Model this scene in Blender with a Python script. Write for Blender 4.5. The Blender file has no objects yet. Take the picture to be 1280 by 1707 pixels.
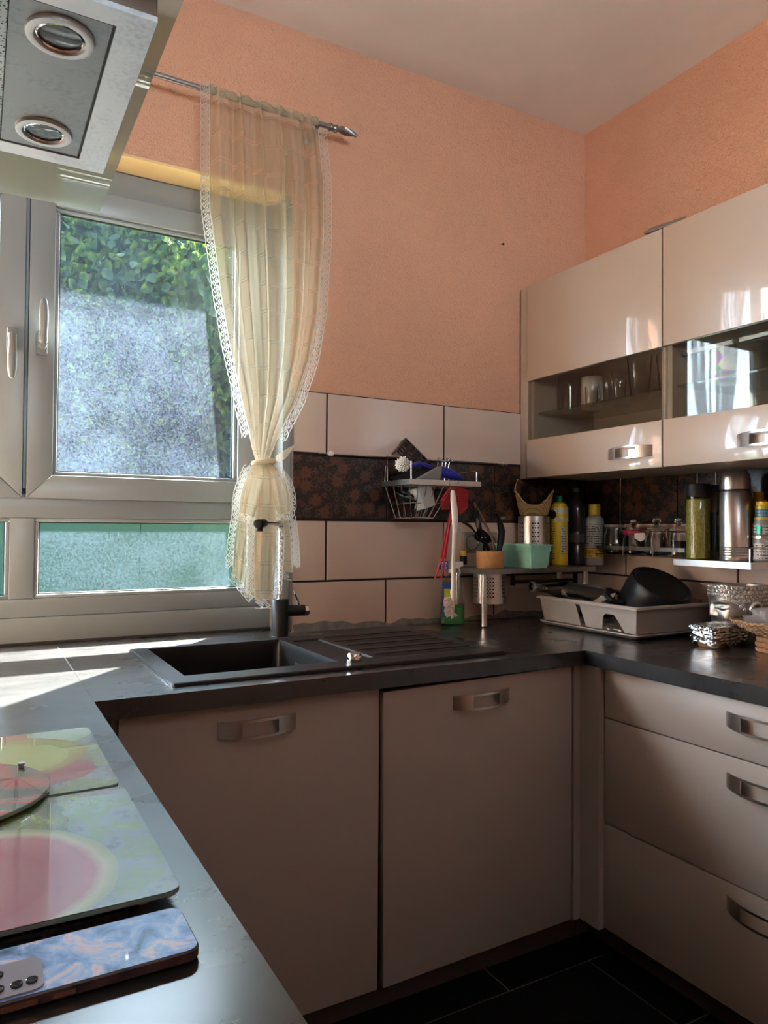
import bpy, bmesh, math, random
from mathutils import Vector, Matrix, Euler
random.seed(7)
R = random.random
PI = math.pi
scn = bpy.context.scene
COL = scn.collection
# ------------------------------------------------------------------ camera
yaw, pit, rol, FPX = 0.5104, 0.0201, 0.0068, 1213.87
_f = Vector((math.sin(yaw)*math.cos(pit), math.cos(yaw)*math.cos(pit), math.sin(pit)))
_r = Vector((math.cos(yaw), -math.sin(yaw), 0)); _u = _r.cross(_f)
_R = _r*math.cos(rol) + _u*math.sin(rol); _U = _u*math.cos(rol) - _r*math.sin(rol)
cam = bpy.data.objects.new('camera', bpy.data.cameras.new('camera')); COL.objects.link(cam)
cam.data.sensor_fit = 'HORIZONTAL'; cam.data.sensor_width = 36; cam.data.lens = FPX*36/1280
cam.data.clip_start = 0.02
cam.matrix_world = Matrix(((_R.x, _U.x, -_f.x, -2.2089), (_R.y, _U.y, -_f.y, -2.2364), (_R.z, _U.z, -_f.z, 1.2565), (0, 0, 0, 1)))
scn.camera = cam
# ------------------------------------------------------------------ sky, sun, exposure
wd = bpy.data.worlds.new('sky'); scn.world = wd; wd.use_nodes = True
bg = wd.node_tree.nodes['Background']
bg.inputs[0].default_value = (0.66, 0.82, 1.0, 1); bg.inputs[1].default_value = 3.2
sun = bpy.data.objects.new('sun', bpy.data.lights.new('sun', 'SUN')); COL.objects.link(sun)
sun.data.energy = 15; sun.data.angle = 0.009; sun.data.color = (1, 0.95, 0.86)
sun.rotation_euler = Vector((-0.36, -0.47, -0.50)).to_track_quat('-Z', 'Y').to_euler()
sun.location = (2, 3, 5)
for nm, loc, rot, sx, sz in (('window_portal', (-2.08, 0.34, 1.65), (-PI/2, 0, 0), 1.5, 1.5), ('rear_portal', (-2.23, -4.56, 1.95), (PI/2, 0, 0), 1.2, 1.1)):
    l = bpy.data.lights.new(nm, 'AREA'); l.shape = 'RECTANGLE'; l.size = sx; l.size_y = sz; l.cycles.is_portal = True
    o = bpy.data.objects.new(nm, l); COL.objects.link(o); o.location = loc; o.rotation_euler = rot
scn.view_settings.view_transform = 'Standard'; scn.view_settings.look = 'None'
scn.view_settings.exposure = 3.9; scn.view_settings.gamma = 1.0; scn.view_settings.use_curve_mapping = False
scn.cycles.max_bounces = 10; scn.cycles.diffuse_bounces = 6; scn.cycles.transparent_max_bounces = 24
scn.cycles.use_denoising = True
scn.cycles.caustics_reflective = False; scn.cycles.caustics_refractive = False
scn.cycles.sample_clamp_indirect = 4

# ------------------------------------------------------------------ materials
MATS = {}
class NT:
    def __init__(s, name):
        s.m = bpy.data.materials.new(name); s.m.use_nodes = True; s.t = s.m.node_tree
        s.b = s.t.nodes['Principled BSDF']; s.out = s.t.nodes['Material Output']
    def n(s, typ, **kw):
        nd = s.t.nodes.new(typ)
        for k, v in kw.items(): setattr(nd, k, v)
        return nd
    def L(s, a, b): s.t.links.new(a, b)
    def math(s, op, a, b=0.5, c=None, clamp=False):
        nd = s.n('ShaderNodeMath', operation=op); nd.use_clamp = clamp
        for i, v in enumerate((a, b, c)):
            if v is None: continue
            if isinstance(v, (int, float)): nd.inputs[i].default_value = v
            else: s.L(v, nd.inputs[i])
        return nd.outputs[0]
    def obj(s): return s.n('ShaderNodeTexCoord').outputs['Object']
    def pos(s): return s.n('ShaderNodeNewGeometry').outputs['Position']
    def uv(s): return s.n('ShaderNodeTexCoord').outputs['UV']
    def xyz(s, v):
        nd = s.n('ShaderNodeSeparateXYZ'); s.L(v, nd.inputs[0]); return nd.outputs
    def noise(s, v, scale, det=3, rough=0.5, dist=0):
        nd = s.n('ShaderNodeTexNoise'); s.L(v, nd.inputs['Vector'])
        nd.inputs['Scale'].default_value = scale; nd.inputs['Detail'].default_value = det
        nd.inputs['Roughness'].default_value = rough; nd.inputs['Distortion'].default_value = dist
        return nd.outputs['Fac']
    def ramp(s, fac, stops, interp='LINEAR'):
        nd = s.n('ShaderNodeValToRGB'); s.L(fac, nd.inputs[0]); cr = nd.color_ramp; cr.interpolation = interp
        while len(cr.elements) < len(stops): cr.elements.new(0.5)
        for e, (p, c) in zip(cr.elements, stops):
            e.position = p; e.color = tuple(c) + (1,) if len(c) == 3 else c
        return nd.outputs[0]
    def mix(s, fac, a, b):
        nd = s.n('ShaderNodeMix', data_type='RGBA')
        for k, v in ((0, fac), (6, a), (7, b)):
            if isinstance(v, (int, float)): nd.inputs[k].default_value = v
            elif isinstance(v, tuple): nd.inputs[k].default_value = v + (1,)
            else: s.L(v, nd.inputs[k])
        return nd.outputs[2]
    def bump(s, h, strength, dist=0.002):
        nd = s.n('ShaderNodeBump'); s.L(h, nd.inputs['Height'])
        nd.inputs['Strength'].default_value = strength; nd.inputs['Distance'].default_value = dist
        s.L(nd.outputs[0], s.b.inputs['Normal']); return nd.outputs[0]
    def mixsh(s, fac, a, b):
        nd = s.n('ShaderNodeMixShader')
        if isinstance(fac, (int, float)): nd.inputs[0].default_value = fac
        else: s.L(fac, nd.inputs[0])
        s.L(a, nd.inputs[1]); s.L(b, nd.inputs[2]); return nd.outputs[0]
    def sh(s, typ, col=None, rough=None, **kw):
        nd = s.n(typ)
        if col is not None:
            if isinstance(col, tuple): nd.inputs['Color'].default_value = col + (1,)
            else: s.L(col, nd.inputs['Color'])
        if rough is not None: nd.inputs['Roughness'].default_value = rough
        return nd.outputs[0]
    def schlick(s, f0):
        lw = s.n('ShaderNodeLayerWeight'); k = s.math('POWER', lw.outputs['Facing'], 5)
        return s.math('MULTIPLY_ADD', k, 1-f0, f0)
    def surf(s, x): s.L(x, s.out.inputs[0])

def P(name, col, rough=0.5, metal=0, var=0.06, nscale=30, bump=0, spec=0.5, coat=0, bscale=None):
    """principled surface with a little procedural colour variation and relief"""
    if name in MATS: return MATS[name]
    n = NT(name); b = n.b
    o = n.obj()
    f = n.noise(o, nscale, 4)
    lo = tuple(c*(1-var) for c in col); hi = tuple(min(1, c*(1+var)) for c in col)
    n.L(n.ramp(f, [(0.3, lo), (0.7, hi)]), b.inputs['Base Color'])
    b.inputs['Roughness'].default_value = rough; b.inputs['Metallic'].default_value = metal
    b.inputs['Specular IOR Level'].default_value = spec; b.inputs['Coat Weight'].default_value = coat
    b.inputs['Coat Roughness'].default_value = 0.04
    if bump: n.bump(n.noise(o, bscale or nscale*4, 3), bump)
    MATS[name] = n.m; return n.m

def glass(name, tint=(1, 1, 1), dust=0.0, dcol=(0.8, 0.85, 0.9), rough=0.0, ior=1.45):
    """thin clear sheet: tinted transparency, Fresnel reflection and a film of dust that light scatters in"""
    n = NT(name)
    tr = n.sh('ShaderNodeBsdfTransparent', tint); gl = n.sh('ShaderNodeBsdfGlossy', (1, 1, 1), rough)
    s = n.mixsh(n.schlick(((ior-1)/(ior+1))**2), tr, gl)
    if dust:
        d = n.n('ShaderNodeAddShader')
        s = n.mixsh(dust, s, n.mixsh(0.5, n.sh('ShaderNodeBsdfDiffuse', dcol), n.sh('ShaderNodeBsdfTranslucent', dcol)))
    n.surf(s); MATS[name] = n.m; return n.m

def clear(name, col=(1, 1, 1), rough=0.0, ior=1.45):
    n = NT(name); b = n.b; b.inputs['Base Color'].default_value = col+(1,); b.inputs['Roughness'].default_value = rough
    b.inputs['Transmission Weight'].default_value = 1; b.inputs['IOR'].default_value = ior
    n.bump(n.noise(n.obj(), 40, 1), .02, .002); return n.m
# ------------------------------------------------------------------ object helpers
def rootloc(p):
    v = Vector((0, 0, 0))
    while p is not None: v += p.location; p = p.parent
    return v
def finish(name, me, mat, parent, local, ang, origin=None):
    if mat: 
        for mm in (mat if isinstance(mat, (list, tuple)) else [mat]): me.materials.append(mm)
    if len(me.polygons):
        me.polygons.foreach_set('use_smooth', [True]*len(me.polygons)); me.set_sharp_from_angle(angle=math.radians(ang))
    o = bpy.data.objects.new(name, me); COL.objects.link(o)
    if parent is not None:
        o.parent = parent
        if not local: me.transform(Matrix.Translation(-rootloc(parent)))
    elif not local and len(me.vertices):
        xs = [v.co for v in me.vertices]
        c = origin or Vector(((min(v.x for v in xs)+max(v.x for v in xs))/2, (min(v.y for v in xs)+max(v.y for v in xs))/2, min(v.z for v in xs)))
        c = Vector(c); me.transform(Matrix.Translation(-c)); o.location = c
    return o
def O(name, bm, mat, parent=None, local=False, ang=35, nofix=False):
    if not nofix: bmesh.ops.recalc_face_normals(bm, faces=bm.faces)
    me = bpy.data.meshes.new(name); bm.to_mesh(me); bm.free()
    return finish(name, me, mat, parent, local, ang)
def tag(o, label=None, cat=None, group=None, kind=None):
    if label: o['label'] = label
    if cat: o['category'] = cat
    if group: o['group'] = group
    if kind: o['kind'] = kind
    return o
def T(name, label, cat, loc, group=None, rot=(0, 0, 0), kind=None):
    o = bpy.data.objects.new(name, None); COL.objects.link(o); o.location = loc; o.rotation_euler = rot
    o.empty_display_size = 0.05
    return tag(o, label, cat, group, kind)
def copytree(o, loc=None, rot=None, parent=None):
    c = o.copy(); COL.objects.link(c)
    if parent is not None: c.parent = parent
    if loc is not None: c.location = loc
    if rot is not None: c.rotation_euler = rot
    for ch in list(o.children): copytree(ch, parent=c)
    return c
def NB(): return bmesh.new()
def bx(bm, x0, x1, y0, y1, z0, z1, bev=0, seg=2, mat=None):
    g = bmesh.ops.create_cube(bm, size=1)
    M = Matrix.Translation(((x0+x1)/2, (y0+y1)/2, (z0+z1)/2)) @ Matrix.Diagonal((abs(x1-x0), abs(y1-y0), abs(z1-z0), 1))
    bmesh.ops.transform(bm, matrix=M, verts=g['verts'])
    vs = g['verts']
    if bev:
        es = list({e for v in vs for e in v.link_edges})
        r = bmesh.ops.bevel(bm, geom=es, offset=bev, segments=seg, affect='EDGES', profile=0.5)
        vs = list({v for f in r['faces'] for v in f.verts} | {v for v in vs if v.is_valid})
    return vs
def box(name, mat, parent, *a, **k):
    bm = NB(); bx(bm, *a, **k); return O(name, bm, mat, parent)
def ringverts(bm, c, ax, r, n, ref=None):
    ax = Vector(ax).normalized(); ref = Vector(ref) if ref else (Vector((0, 0, 1)) if abs(ax.z) < 0.9 else Vector((1, 0, 0)))
    a = ax.cross(ref).normalized(); b = ax.cross(a)
    return [bm.verts.new(Vector(c) + a*(r*math.cos(2*PI*i/n)) + b*(r*math.sin(2*PI*i/n))) for i in range(n)]
def bridge(bm, A, B):
    n = len(A)
    for i in range(n): bm.faces.new((A[i], A[(i+1) % n], B[(i+1) % n], B[i]))
def cyl(bm, p0, p1, r0, r1=None, n=20, caps=True):
    r1 = r0 if r1 is None else r1
    ax = Vector(p1)-Vector(p0)
    A = ringverts(bm, p0, ax, r0, n); B = ringverts(bm, p1, ax, r1, n); bridge(bm, A, B)
    if caps: bm.faces.new(A[::-1]); bm.faces.new(B)
def lat(bm, prof, c=(0, 0, 0), n=28, ax=(0, 0, 1)):
    """solid of revolution: prof = [(radius, height)...]; radius 0 closes to a point"""
    ax = Vector(ax).normalized(); c = Vector(c); prev = None
    for r, h in prof:
        q = c + ax*h
        cur = [bm.verts.new(q)] if r < 1e-6 else ringverts(bm, q, ax, r, n)
        if prev is not None:
            if len(prev) == 1 and len(cur) > 1:
                for i in range(n): bm.faces.new((prev[0], cur[(i+1) % n], cur[i]))
            elif len(cur) == 1 and len(prev) > 1:
                for i in range(n): bm.faces.new((prev[i], prev[(i+1) % n], cur[0]))
            elif len(cur) > 1: bridge(bm, prev, cur)
        prev = cur
def tube(bm, pts, r, n=8, closed=False):
    pts = [Vector(p) for p in pts]; m = len(pts); prev = None; first = None; ref = None
    rr = r if isinstance(r, (list, tuple)) else [r]*m
    for i, p in enumerate(pts):
        if closed: d = pts[(i+1) % m]-pts[i-1]
        else: d = pts[min(i+1, m-1)]-pts[max(i-1, 0)]
        d.normalize()
        if ref is None: ref = Vector((0, 0, 1)) if abs(d.z) < 0.9 else Vector((1, 0, 0))
        a = d.cross(ref)
        if a.length < 1e-4: a = d.cross(Vector((0, 1, 0)))
        a.normalize(); b = d.cross(a); ref = -b if False else ref
        cur = [bm.verts.new(p + a*(rr[i]*math.cos(2*PI*k/n)) + b*(rr[i]*math.sin(2*PI*k/n))) for k in range(n)]
        if prev: bridge(bm, prev, cur)
        else: first = cur
        prev = cur
    if closed: bridge(bm, prev, first)
    else: bm.faces.new(first[::-1]); bm.faces.new(prev)
def poly(bm, pts, vec):
    """prism: polygon extruded along vec"""
    vec = Vector(vec); A = [bm.verts.new(Vector(p)) for p in pts]; B = [bm.verts.new(Vector(p)+vec) for p in pts]
    bm.faces.new(A[::-1]); bm.faces.new(B); bridge(bm, A, B)
def grid(bm, f, nu, nv, uvf=None):
    V = [[bm.verts.new(f(i/nu, j/nv)) for i in range(nu+1)] for j in range(nv+1)]
    uvl = bm.loops.layers.uv.verify() if uvf else None
    for j in range(nv):
        for i in range(nu):
            fc = bm.faces.new((V[j][i], V[j][i+1], V[j+1][i+1], V[j+1][i]))
            if uvf:
                for l, (a, b) in zip(fc.loops, ((i, j), (i+1, j), (i+1, j+1), (i, j+1))): l[uvl].uv = uvf(a/nu, b/nv)
    return V
def lerp(a, b, t): return a+(b-a)*t
def interp(tab, z):
    if z >= tab[0][0]: return tab[0][1]
    for (a, x), (b, y) in zip(tab, tab[1:]):
        if z >= b: return lerp(y, x, (z-b)/(a-b))
    return tab[-1][1]
def rrect(x0, x1, y0, y1, r, z, n=5):
    pts = []
    for cx, cy, a in ((x1-r, y1-r, 0), (x0+r, y1-r, PI/2), (x0+r, y0+r, PI), (x1-r, y0+r, 3*PI/2)):
        for k in range(n+1):
            t = a+PI/2*k/n; pts.append((cx+r*math.cos(t), cy+r*math.sin(t), z))
    return pts
def rings(bm, rs, cap0=True, cap1=True):
    """loft through rings of equal point count"""
    VV = [[bm.verts.new(Vector(p)) for p in r] for r in rs]
    for A, B in zip(VV, VV[1:]): bridge(bm, A, B)
    if cap0: bm.faces.new(VV[0][::-1])
    if cap1: bm.faces.new(VV[-1])
# ------------------------------------------------------------------ setting materials
def wallpaint():
    n = NT('salmon_paint'); o = n.pos()
    f = n.noise(o, 3, 4); n.L(n.ramp(f, [(0.3, (0.70, 0.375, 0.235)), (0.7, (0.75, 0.405, 0.26))]), n.b.inputs['Base Color'])
    n.b.inputs['Roughness'].default_value = 0.75
    h = n.math('ADD', n.noise(o, 70, 2, 0.6, 1.8), n.math('MULTIPLY', n.noise(o, 200, 2), 0.3))
    n.bump(h, 1.0, 0.006); return n.m
M_WALL = wallpaint()
M_CEIL = P('ceiling_paint', (0.77, 0.73, 0.685), 0.9, var=0.03, nscale=4, bump=0.15, bscale=120)
M_SOFFIT = P('sunlit_reveal_paint', (0.86, 0.62, 0.30), 0.8, nscale=8, bump=0.2)  # reveal paint brightened to hold the sun bounced off the worktop
M_PLASTER = P('outer_render', (0.75, 0.73, 0.70), 0.9, nscale=12, bump=0.3)
M_GROUT = P('tile_grout', (0.030, 0.018, 0.015), 0.9)
M_PVC = P('white_window_plastic', (0.27, 0.29, 0.285), 0.32, var=0.02, nscale=5)
M_SEAL = P('black_gasket', (0.02, 0.02, 0.02), 0.6)
M_SILI = P('grey_sealant', (0.17, 0.165, 0.16), 0.65, var=0.25, nscale=40, bump=0.5)
def tilemat():
    n = NT('beige_wall_tile'); o = n.pos()
    n.L(n.ramp(n.noise(o, 5, 4), [(0.3, (0.63, 0.49, 0.40)), (0.7, (0.67, 0.52, 0.43))]), n.b.inputs['Base Color'])
    n.b.inputs['Roughness'].default_value = 0.16; n.bump(n.noise(o, 9, 2), 0.08, 0.01); return n.m
M_TILE = tilemat()
def floraltile():
    """black printed tile: rust flowers with petals, small rings and olive vine scrolls"""
    n = NT('floral_print_tile'); p = n.pos()
    x, y, z = n.xyz(p); c = n.n('ShaderNodeCombineXYZ'); n.L(n.math('ADD', x, y), c.inputs[0]); n.L(z, c.inputs[1]); v = c.outputs[0]
    def flower(scale, rmax, pet, rnd, seed):
        off = n.n('ShaderNodeVectorMath', operation='ADD'); n.L(v, off.inputs[0]); off.inputs[1].default_value = (seed, seed*0.7, 0)
        vo = n.n('ShaderNodeTexVoronoi', voronoi_dimensions='2D'); n.L(off.outputs[0], vo.inputs['Vector']); vo.inputs['Scale'].default_value = scale; vo.inputs['Randomness'].default_value = rnd
        d = n.n('ShaderNodeVectorMath', operation='SUBTRACT'); n.L(off.outputs[0], d.inputs[0]); n.L(vo.outputs['Position'], d.inputs[1])
        dx, dy, _ = n.xyz(d.outputs[0]); ang = n.math('ARCTAN2', dy, dx)
        ln = n.n('ShaderNodeVectorMath', operation='LENGTH'); n.L(d.outputs[0], ln.inputs[0])
        wob = n.math('MULTIPLY_ADD', n.math('COSINE', n.math('MULTIPLY', ang, pet)), 0.15, 0.85)
        q = n.math('DIVIDE', n.math('MULTIPLY', ln.outputs['Value'], n.math('MULTIPLY_ADD', n.noise(v, 70, 2), 1.0, .5)), n.math('MULTIPLY', wob, rmax))
        return q, vo.outputs['Color']
    q1, c1 = flower(14, 0.024, 9, 0.9, 0.0); q2, _ = flower(30, 0.011, 5, 0.9, 3.3); q3, _ = flower(21, 0.012, 6, 1, 7.1)
    w = n.n('ShaderNodeTexNoise'); n.L(v, w.inputs['Vector']); w.inputs['Scale'].default_value = 22; w.inputs['Detail'].default_value = 1; w.inputs['Distortion'].default_value = 1.6
    vine = n.math('LESS_THAN', n.math('ABSOLUTE', n.math('SUBTRACT', w.outputs['Fac'], 0.5)), 0.02)
    base = n.mix(n.noise(v, 60, 2), (0.005, 0.0045, 0.005), (0.011, 0.009, 0.009))
    col = n.mix(n.math('MULTIPLY', vine, 0.8), base, (0.06, 0.045, 0.028))
    ring = n.math('LESS_THAN', n.math('ABSOLUTE', n.math('SUBTRACT', q2, 0.75)), 0.16)
    col = n.mix(ring, col, (0.07, 0.042, 0.03))
    col = n.mix(n.math('LESS_THAN', q3, 0.9), col, (0.06, 0.022, 0.019))
    pet = n.ramp(q1, [(0.0, (0.12, 0.052, 0.026)), (0.25, (0.06, 0.025, 0.014)), (0.45, (0.105, 0.043, 0.023)), (0.95, (0.075, 0.03, 0.018))])
    col = n.mix(n.math('LESS_THAN', q1, 1.0), col, pet)
    n.L(col, n.b.inputs['Base Color']); n.b.inputs['Roughness'].default_value = 0.28
    return n.m
M_FLORAL = floraltile()
def floortile():
    n = NT('black_floor_tile'); p = n.pos()
    sp = n.math('GREATER_THAN', n.noise(p, 300, 1), 0.80)
    n.L(n.mix(sp, n.mix(n.noise(p, 6, 3), (0.0025, 0.0027, 0.003), (0.004, 0.004, 0.004)), (0.05, 0.045, 0.04)), n.b.inputs['Base Color'])
    n.b.inputs['Roughness'].default_value = 0.5; n.b.inputs['Specular IOR Level'].default_value = 0.12; return n.m
M_FLOOR = floortile()
M_FGROUT = P('floor_grout', (0.16, 0.13, 0.11), 0.9)
H = 2.909; FZ = 0.06; XW = -2.85; YB = -4.6
def S(o, **k): return tag(o, kind='structure', **k)

# floor with its tiles
fl = S(box('floor', M_FGROUT, None, XW, 0.1, YB, 0.1, FZ-0.15, FZ-0.004))
tb = {}
def ftile(x0, x1, y0, y1):
    x0, x1 = max(x0, XW), min(x1, 0); y0, y1 = max(y0, YB), min(y1, 0)
    bm = NB(); bx(bm, x0+.003, x1-.003, y0+.003, y1-.003, FZ-.006, FZ, .001, 1); O('tile', bm, M_FLOOR, fl)
for i in range(5): ftile(-0.985-.6*i, -0.985-.6*(i-1), -.735, -.135) if i < 4 else None
ftile(-0.385, 0.1, -.735, -.135)
for k in range(6):
    y1 = -.735-.6*k
    for i in range(4): ftile(-.71-.6*(i+1)-(.3 if k % 2 else 0)*0, -.71-.6*i, y1-.6, y1)
for y0, y1 in ((-1.04, -.735), (-1.64, -1.04), (-2.24, -1.64), (-2.84, -2.24), (-3.44, -2.84), (-4.04, -3.44), (-4.6, -4.04)): ftile(-.71, -.11, y0, y1)
S(box('ceiling', M_CEIL, None, XW-.2, .2, YB-.2, .36, H, H+.15))
# back wall with the window opening; outer right reveal leans to shape pane shadow
bm = NB()
WL, WR, WT, WBOT = -2.83, -1.338, 2.35, 0.87
bx(bm, XW-.2, WL, 0, .36, FZ-.1, H)
bx(bm, WL, WR, 0, .36, WT, H); bx(bm, WL, WR, 0.02, .36, FZ-.1, WBOT)
bx(bm, -1.3115, 0.2, 0, .20, FZ-.1, H); bx(bm, WR, -1.3115, .1105, .20, FZ-.1, 2.35); bx(bm, WR, -1.3115, 0, .20, 2.35, H); bx(bm, WR, -1.3115, 0, .20, FZ-.1, .87)
poly(bm, [(WR, .20, FZ-.1), (WR+.03, .20, FZ-.1), (WR+.03, .20, H), (WR, .20, H)], (0, 0, 0.0001)) if False else None
V = [bm.verts.new(p) for p in ((-1.255, .20, .9), (-1.255, .36, .9), (-1.402, .36, 2.35), (-1.402, .20, 2.35), (.2, .20, .9), (.2, .36, .9), (.2, .36, 2.35), (.2, .20, 2.35))]
for q in ((0, 1, 2, 3), (4, 7, 6, 5), (0, 4, 5, 1), (3, 2, 6, 7), (1, 5, 6, 2), (0, 3, 7, 4)): bm.faces.new([V[i] for i in q])
bx(bm, WR, .2, .20, .36, FZ-.1, .9); bx(bm, WR, .2, .20, .36, 2.35, H)
wb = S(O('wall_back', bm, M_WALL))
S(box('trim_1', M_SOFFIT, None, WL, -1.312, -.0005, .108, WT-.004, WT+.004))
# right, left and rear walls
wr = S(box('wall_right', M_WALL, None, 0, .2, YB-.2, 0, FZ-.1, H))
wl = S(box('wall_left', M_WALL, None, XW-.2, XW, YB-.2, 0, FZ-.1, H))
bm = NB()
bx(bm, XW, 0, YB-.2, YB, FZ-.1, 1.45); bx(bm, XW, 0, YB-.2, YB, 2.45, H); bx(bm, XW, -2.8, YB-.2, YB, 1.45, 2.45); bx(bm, -1.66, 0, YB-.2, YB, 1.45, 2.45)
S(O('wall_front', bm, M_WALL))
S(box('fill_baffle', M_WALL, None, XW, 0, -2.95, -2.85, FZ-.1, 1.80))  # unseen partition added to keep rear window light off the lower fronts
# unseen window added behind the viewpoint to fill the room with light
w2 = T('fill_window', None, None, (-2.23, YB-.12, 1.45), kind='structure')
bm = NB()
for a in ((-2.8, -2.73, 1.45, 2.45), (-1.73, -1.66, 1.45, 2.45), (-2.265, -2.195, 1.45, 2.45), (-2.73, -1.73, 1.45, 1.52), (-2.73, -1.73, 2.38, 2.45)): bx(bm, a[0], a[1], YB-.15, YB-.09, a[2], a[3])
O('window_frame', bm, M_PVC, w2)
M_CLEAR = glass('clear_pane', (0.96, 0.98, 0.96))
for a, b in ((-2.73, -2.265), (-2.195, -1.73)): box('pane', M_CLEAR, w2, a, b, YB-.124, YB-.12, 1.52, 2.38)

# wall tiles: each one a piece over a dark grout bed
def tiles():
    g = .0035; TH = .010
    def put(wall, a0, a1, z0, z1, mat, nm):
        if a1-a0 < .02: return
        bm = NB()
        if wall is wb: bx(bm, a0+g, a1-g, -TH, -.001, z0+g, z1-g, .0012, 1)
        else: bx(bm, -TH, -.001, a0+g, a1-g, z0+g, z1-g, .0012, 1)
        O(nm, bm, mat, wall)
    rows = ((1.499, 1.706, 0, M_TILE, 'tile'), (1.279, 1.495, 1, M_FLORAL, 'patterned_tile'), (1.073, 1.277, 0, M_TILE, 'tile'), (.868, 1.073, 1, M_TILE, 'tile'))
    for z0, z1, off, m, nm in rows:
        xs = [-1.308] + ([-1.184, -.71, -.235] if not off else [-.952, -.478]) + [-TH]
        for a, b in zip(xs, xs[1:]): put(wb, a, b, z0, z1, m, nm)
        ys = [-TH] + ([-.229, -.705, -1.18, -1.656, -2.1] if not off else [-.468, -.945, -1.42, -1.9]) 
        for a, b in zip(ys, ys[1:]): put(wr, b, a, z0, z1, m, nm)
    box('grout_bed', M_GROUT, wb, -1.308, -.004, -.004, .002, .868, 1.706)
    for k, (z0, z1) in enumerate(((1.499, 1.706), (1.279, 1.495), (1.073, 1.277), (.912, 1.073))):
        ys = [-.012]+[-.47*i-.24*(k % 2) for i in range(1, 5)]
        for a, b in zip(ys, ys[1:]):
            bm = NB(); bx(bm, XW+.001, XW+TH, b+g, a-g, z0+g, z1-g, .0012, 1); O('tile', bm, M_TILE, wl)
    box('grout_bed', M_GROUT, wr, -.004, .002, -2.1, -.004, .868, 1.706)
tiles()
# narrow metal edging over the floral band and the window corner profile
M_STEEL = P('brushed_steel', (0.62, 0.61, 0.59), 0.28, 1, var=0.05, nscale=60)
M_STEELD = P('dark_steel', (0.33, 0.32, 0.31), 0.35, 1, var=0.08, nscale=60)
M_CHROME = P('chrome', (0.80, 0.80, 0.80), 0.08, 1, var=0.01)
S(box('trim_2', M_PVC, None, WR, -1.3115, .0, .11, .905, WT-.004))
S(box('trim_3', M_STEELD, None, -1.3115, -1.305, -.012, .004, .915, 1.706))

# ------------------------------------------------------------------ window_1
win = T('window_1', None, None, (-2.09, .14, .915), kind='structure')
def dustglass(name, lo, hi):
    n = NT(name); p = n.pos()
    fine = n.noise(p, 190, 5, 0.88); mid = n.noise(p, 110, 3, 0.7); big = n.noise(p, 5, 3)
    k = n.math('ADD', n.math('MULTIPLY', fine, 0.75), n.math('ADD', n.math('MULTIPLY', mid, 0.25), n.math('MULTIPLY', big, 0.25)))
    f = n.ramp(k, [(0.49, (lo*.5,)*3), (0.59, (lerp(lo, hi, .22),)*3), (0.70, (hi*1.6,)*3)])
    tr = n.sh('ShaderNodeBsdfTransparent', (0.97, 0.985, 0.975)); gl = n.sh('ShaderNodeBsdfGlossy', (1, 1, 1), 0.0)
    du = n.mixsh(0.6, n.sh('ShaderNodeBsdfDiffuse', (0.55, 0.70, 0.90)), n.sh('ShaderNodeBsdfTranslucent', (0.50, 0.68, 1.0)))
    n.surf(n.mixsh(f, n.mixsh(n.schlick(.035), tr, gl), du)); return n.m
M_DUST = dustglass('dusty_pane', 0.0018, 0.0135); M_DUST2 = dustglass('lower_dusty_pane', 0.0015, 0.0080)
FY0, FY1 = .11, .175
bm = NB()
bx(bm, WL, WR, .104, FY1, .905, .986, .003); bx(bm, WL, WR, FY0, FY1, .9865, 1.040, .003)       # sill profile, bottom rail
O('window_sill', bm, M_PVC, win)
bm = NB()
bx(bm, WL, WR, FY0, FY1, 1.275, 1.345, .003); bx(bm, WL, WR, FY0, FY1, 2.25, WT-.005, .003)
bx(bm, WL, -2.76, FY0, FY1, 1.04, 2.25, .003); bx(bm, -1.405, WR, FY0, FY1, 1.04, 2.25, .003)
bx(bm, -2.125, -2.06, FY0, FY1, 1.04, 1.275, .003); bx(bm, -2.125, -2.06, .1505, FY1, 1.345, 2.25, .003); bx(bm, -2.0935, -2.0865, .100, .1515, 1.36, 2.25)
O('window_frame', bm, M_PVC, win)
def mitred(x0, x1, z0, z1, w, y0, y1, parent, mat, name, gap=.0006, bev=.003):
    """four mitred members of a frame, each a piece"""
    c = [((x0, z0), (x1, z0), (x1-w, z0+w), (x0+w, z0+w)), ((x1, z0), (x1, z1), (x1-w, z1-w), (x1-w, z0+w)), ((x1, z1), (x0, z1), (x0+w, z1-w), (x1-w, z1-w)), ((x0, z1), (x0, z0), (x0+w, z0+w), (x0+w, z1-w))]
    for k, q in enumerate(c):
        cx = sum(a for a, _ in q)/4; cz = sum(b for _, b in q)/4
        qq = []
        for a, b in q: qq.append((a+(gap if a < cx else -gap), y0, b+(gap if b < cz else -gap)))
        bm = NB(); poly(bm, qq, (0, y1-y0, 0)); bmesh.ops.recalc_face_normals(bm, faces=bm.faces)
        bmesh.ops.bevel(bm, geom=list(bm.edges), offset=bev, segments=2, affect='EDGES', profile=.5)
        O(name, bm, mat, parent)
def beads(x0, x1, z0, z1, y, parent):
    bm = NB(); w = .011
    for a, b, c, d in ((x0, x1, z0, z0+w), (x0, x1, z1-w, z1), (x0, x0+w, z0+w, z1-w), (x1-w, x1, z0+w, z1-w)): bx(bm, a, b, y, y+.02, c, d, .003)
    O('glazing_bead', bm, M_PVC, parent)
    bm = NB(); w2 = .0035; x0 += w; x1 -= w; z0 += w; z1 -= w
    for a, b, c, d in ((x0, x1, z0, z0+w2), (x0, x1, z1-w2, z1), (x0, x0+w2, z0+w2, z1-w2), (x1-w2, x1, z0+w2, z1-w2)): bx(bm, a, b, y+.012, y+.018, c, d)
    O('gasket', bm, M_SEAL, parent)
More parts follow.
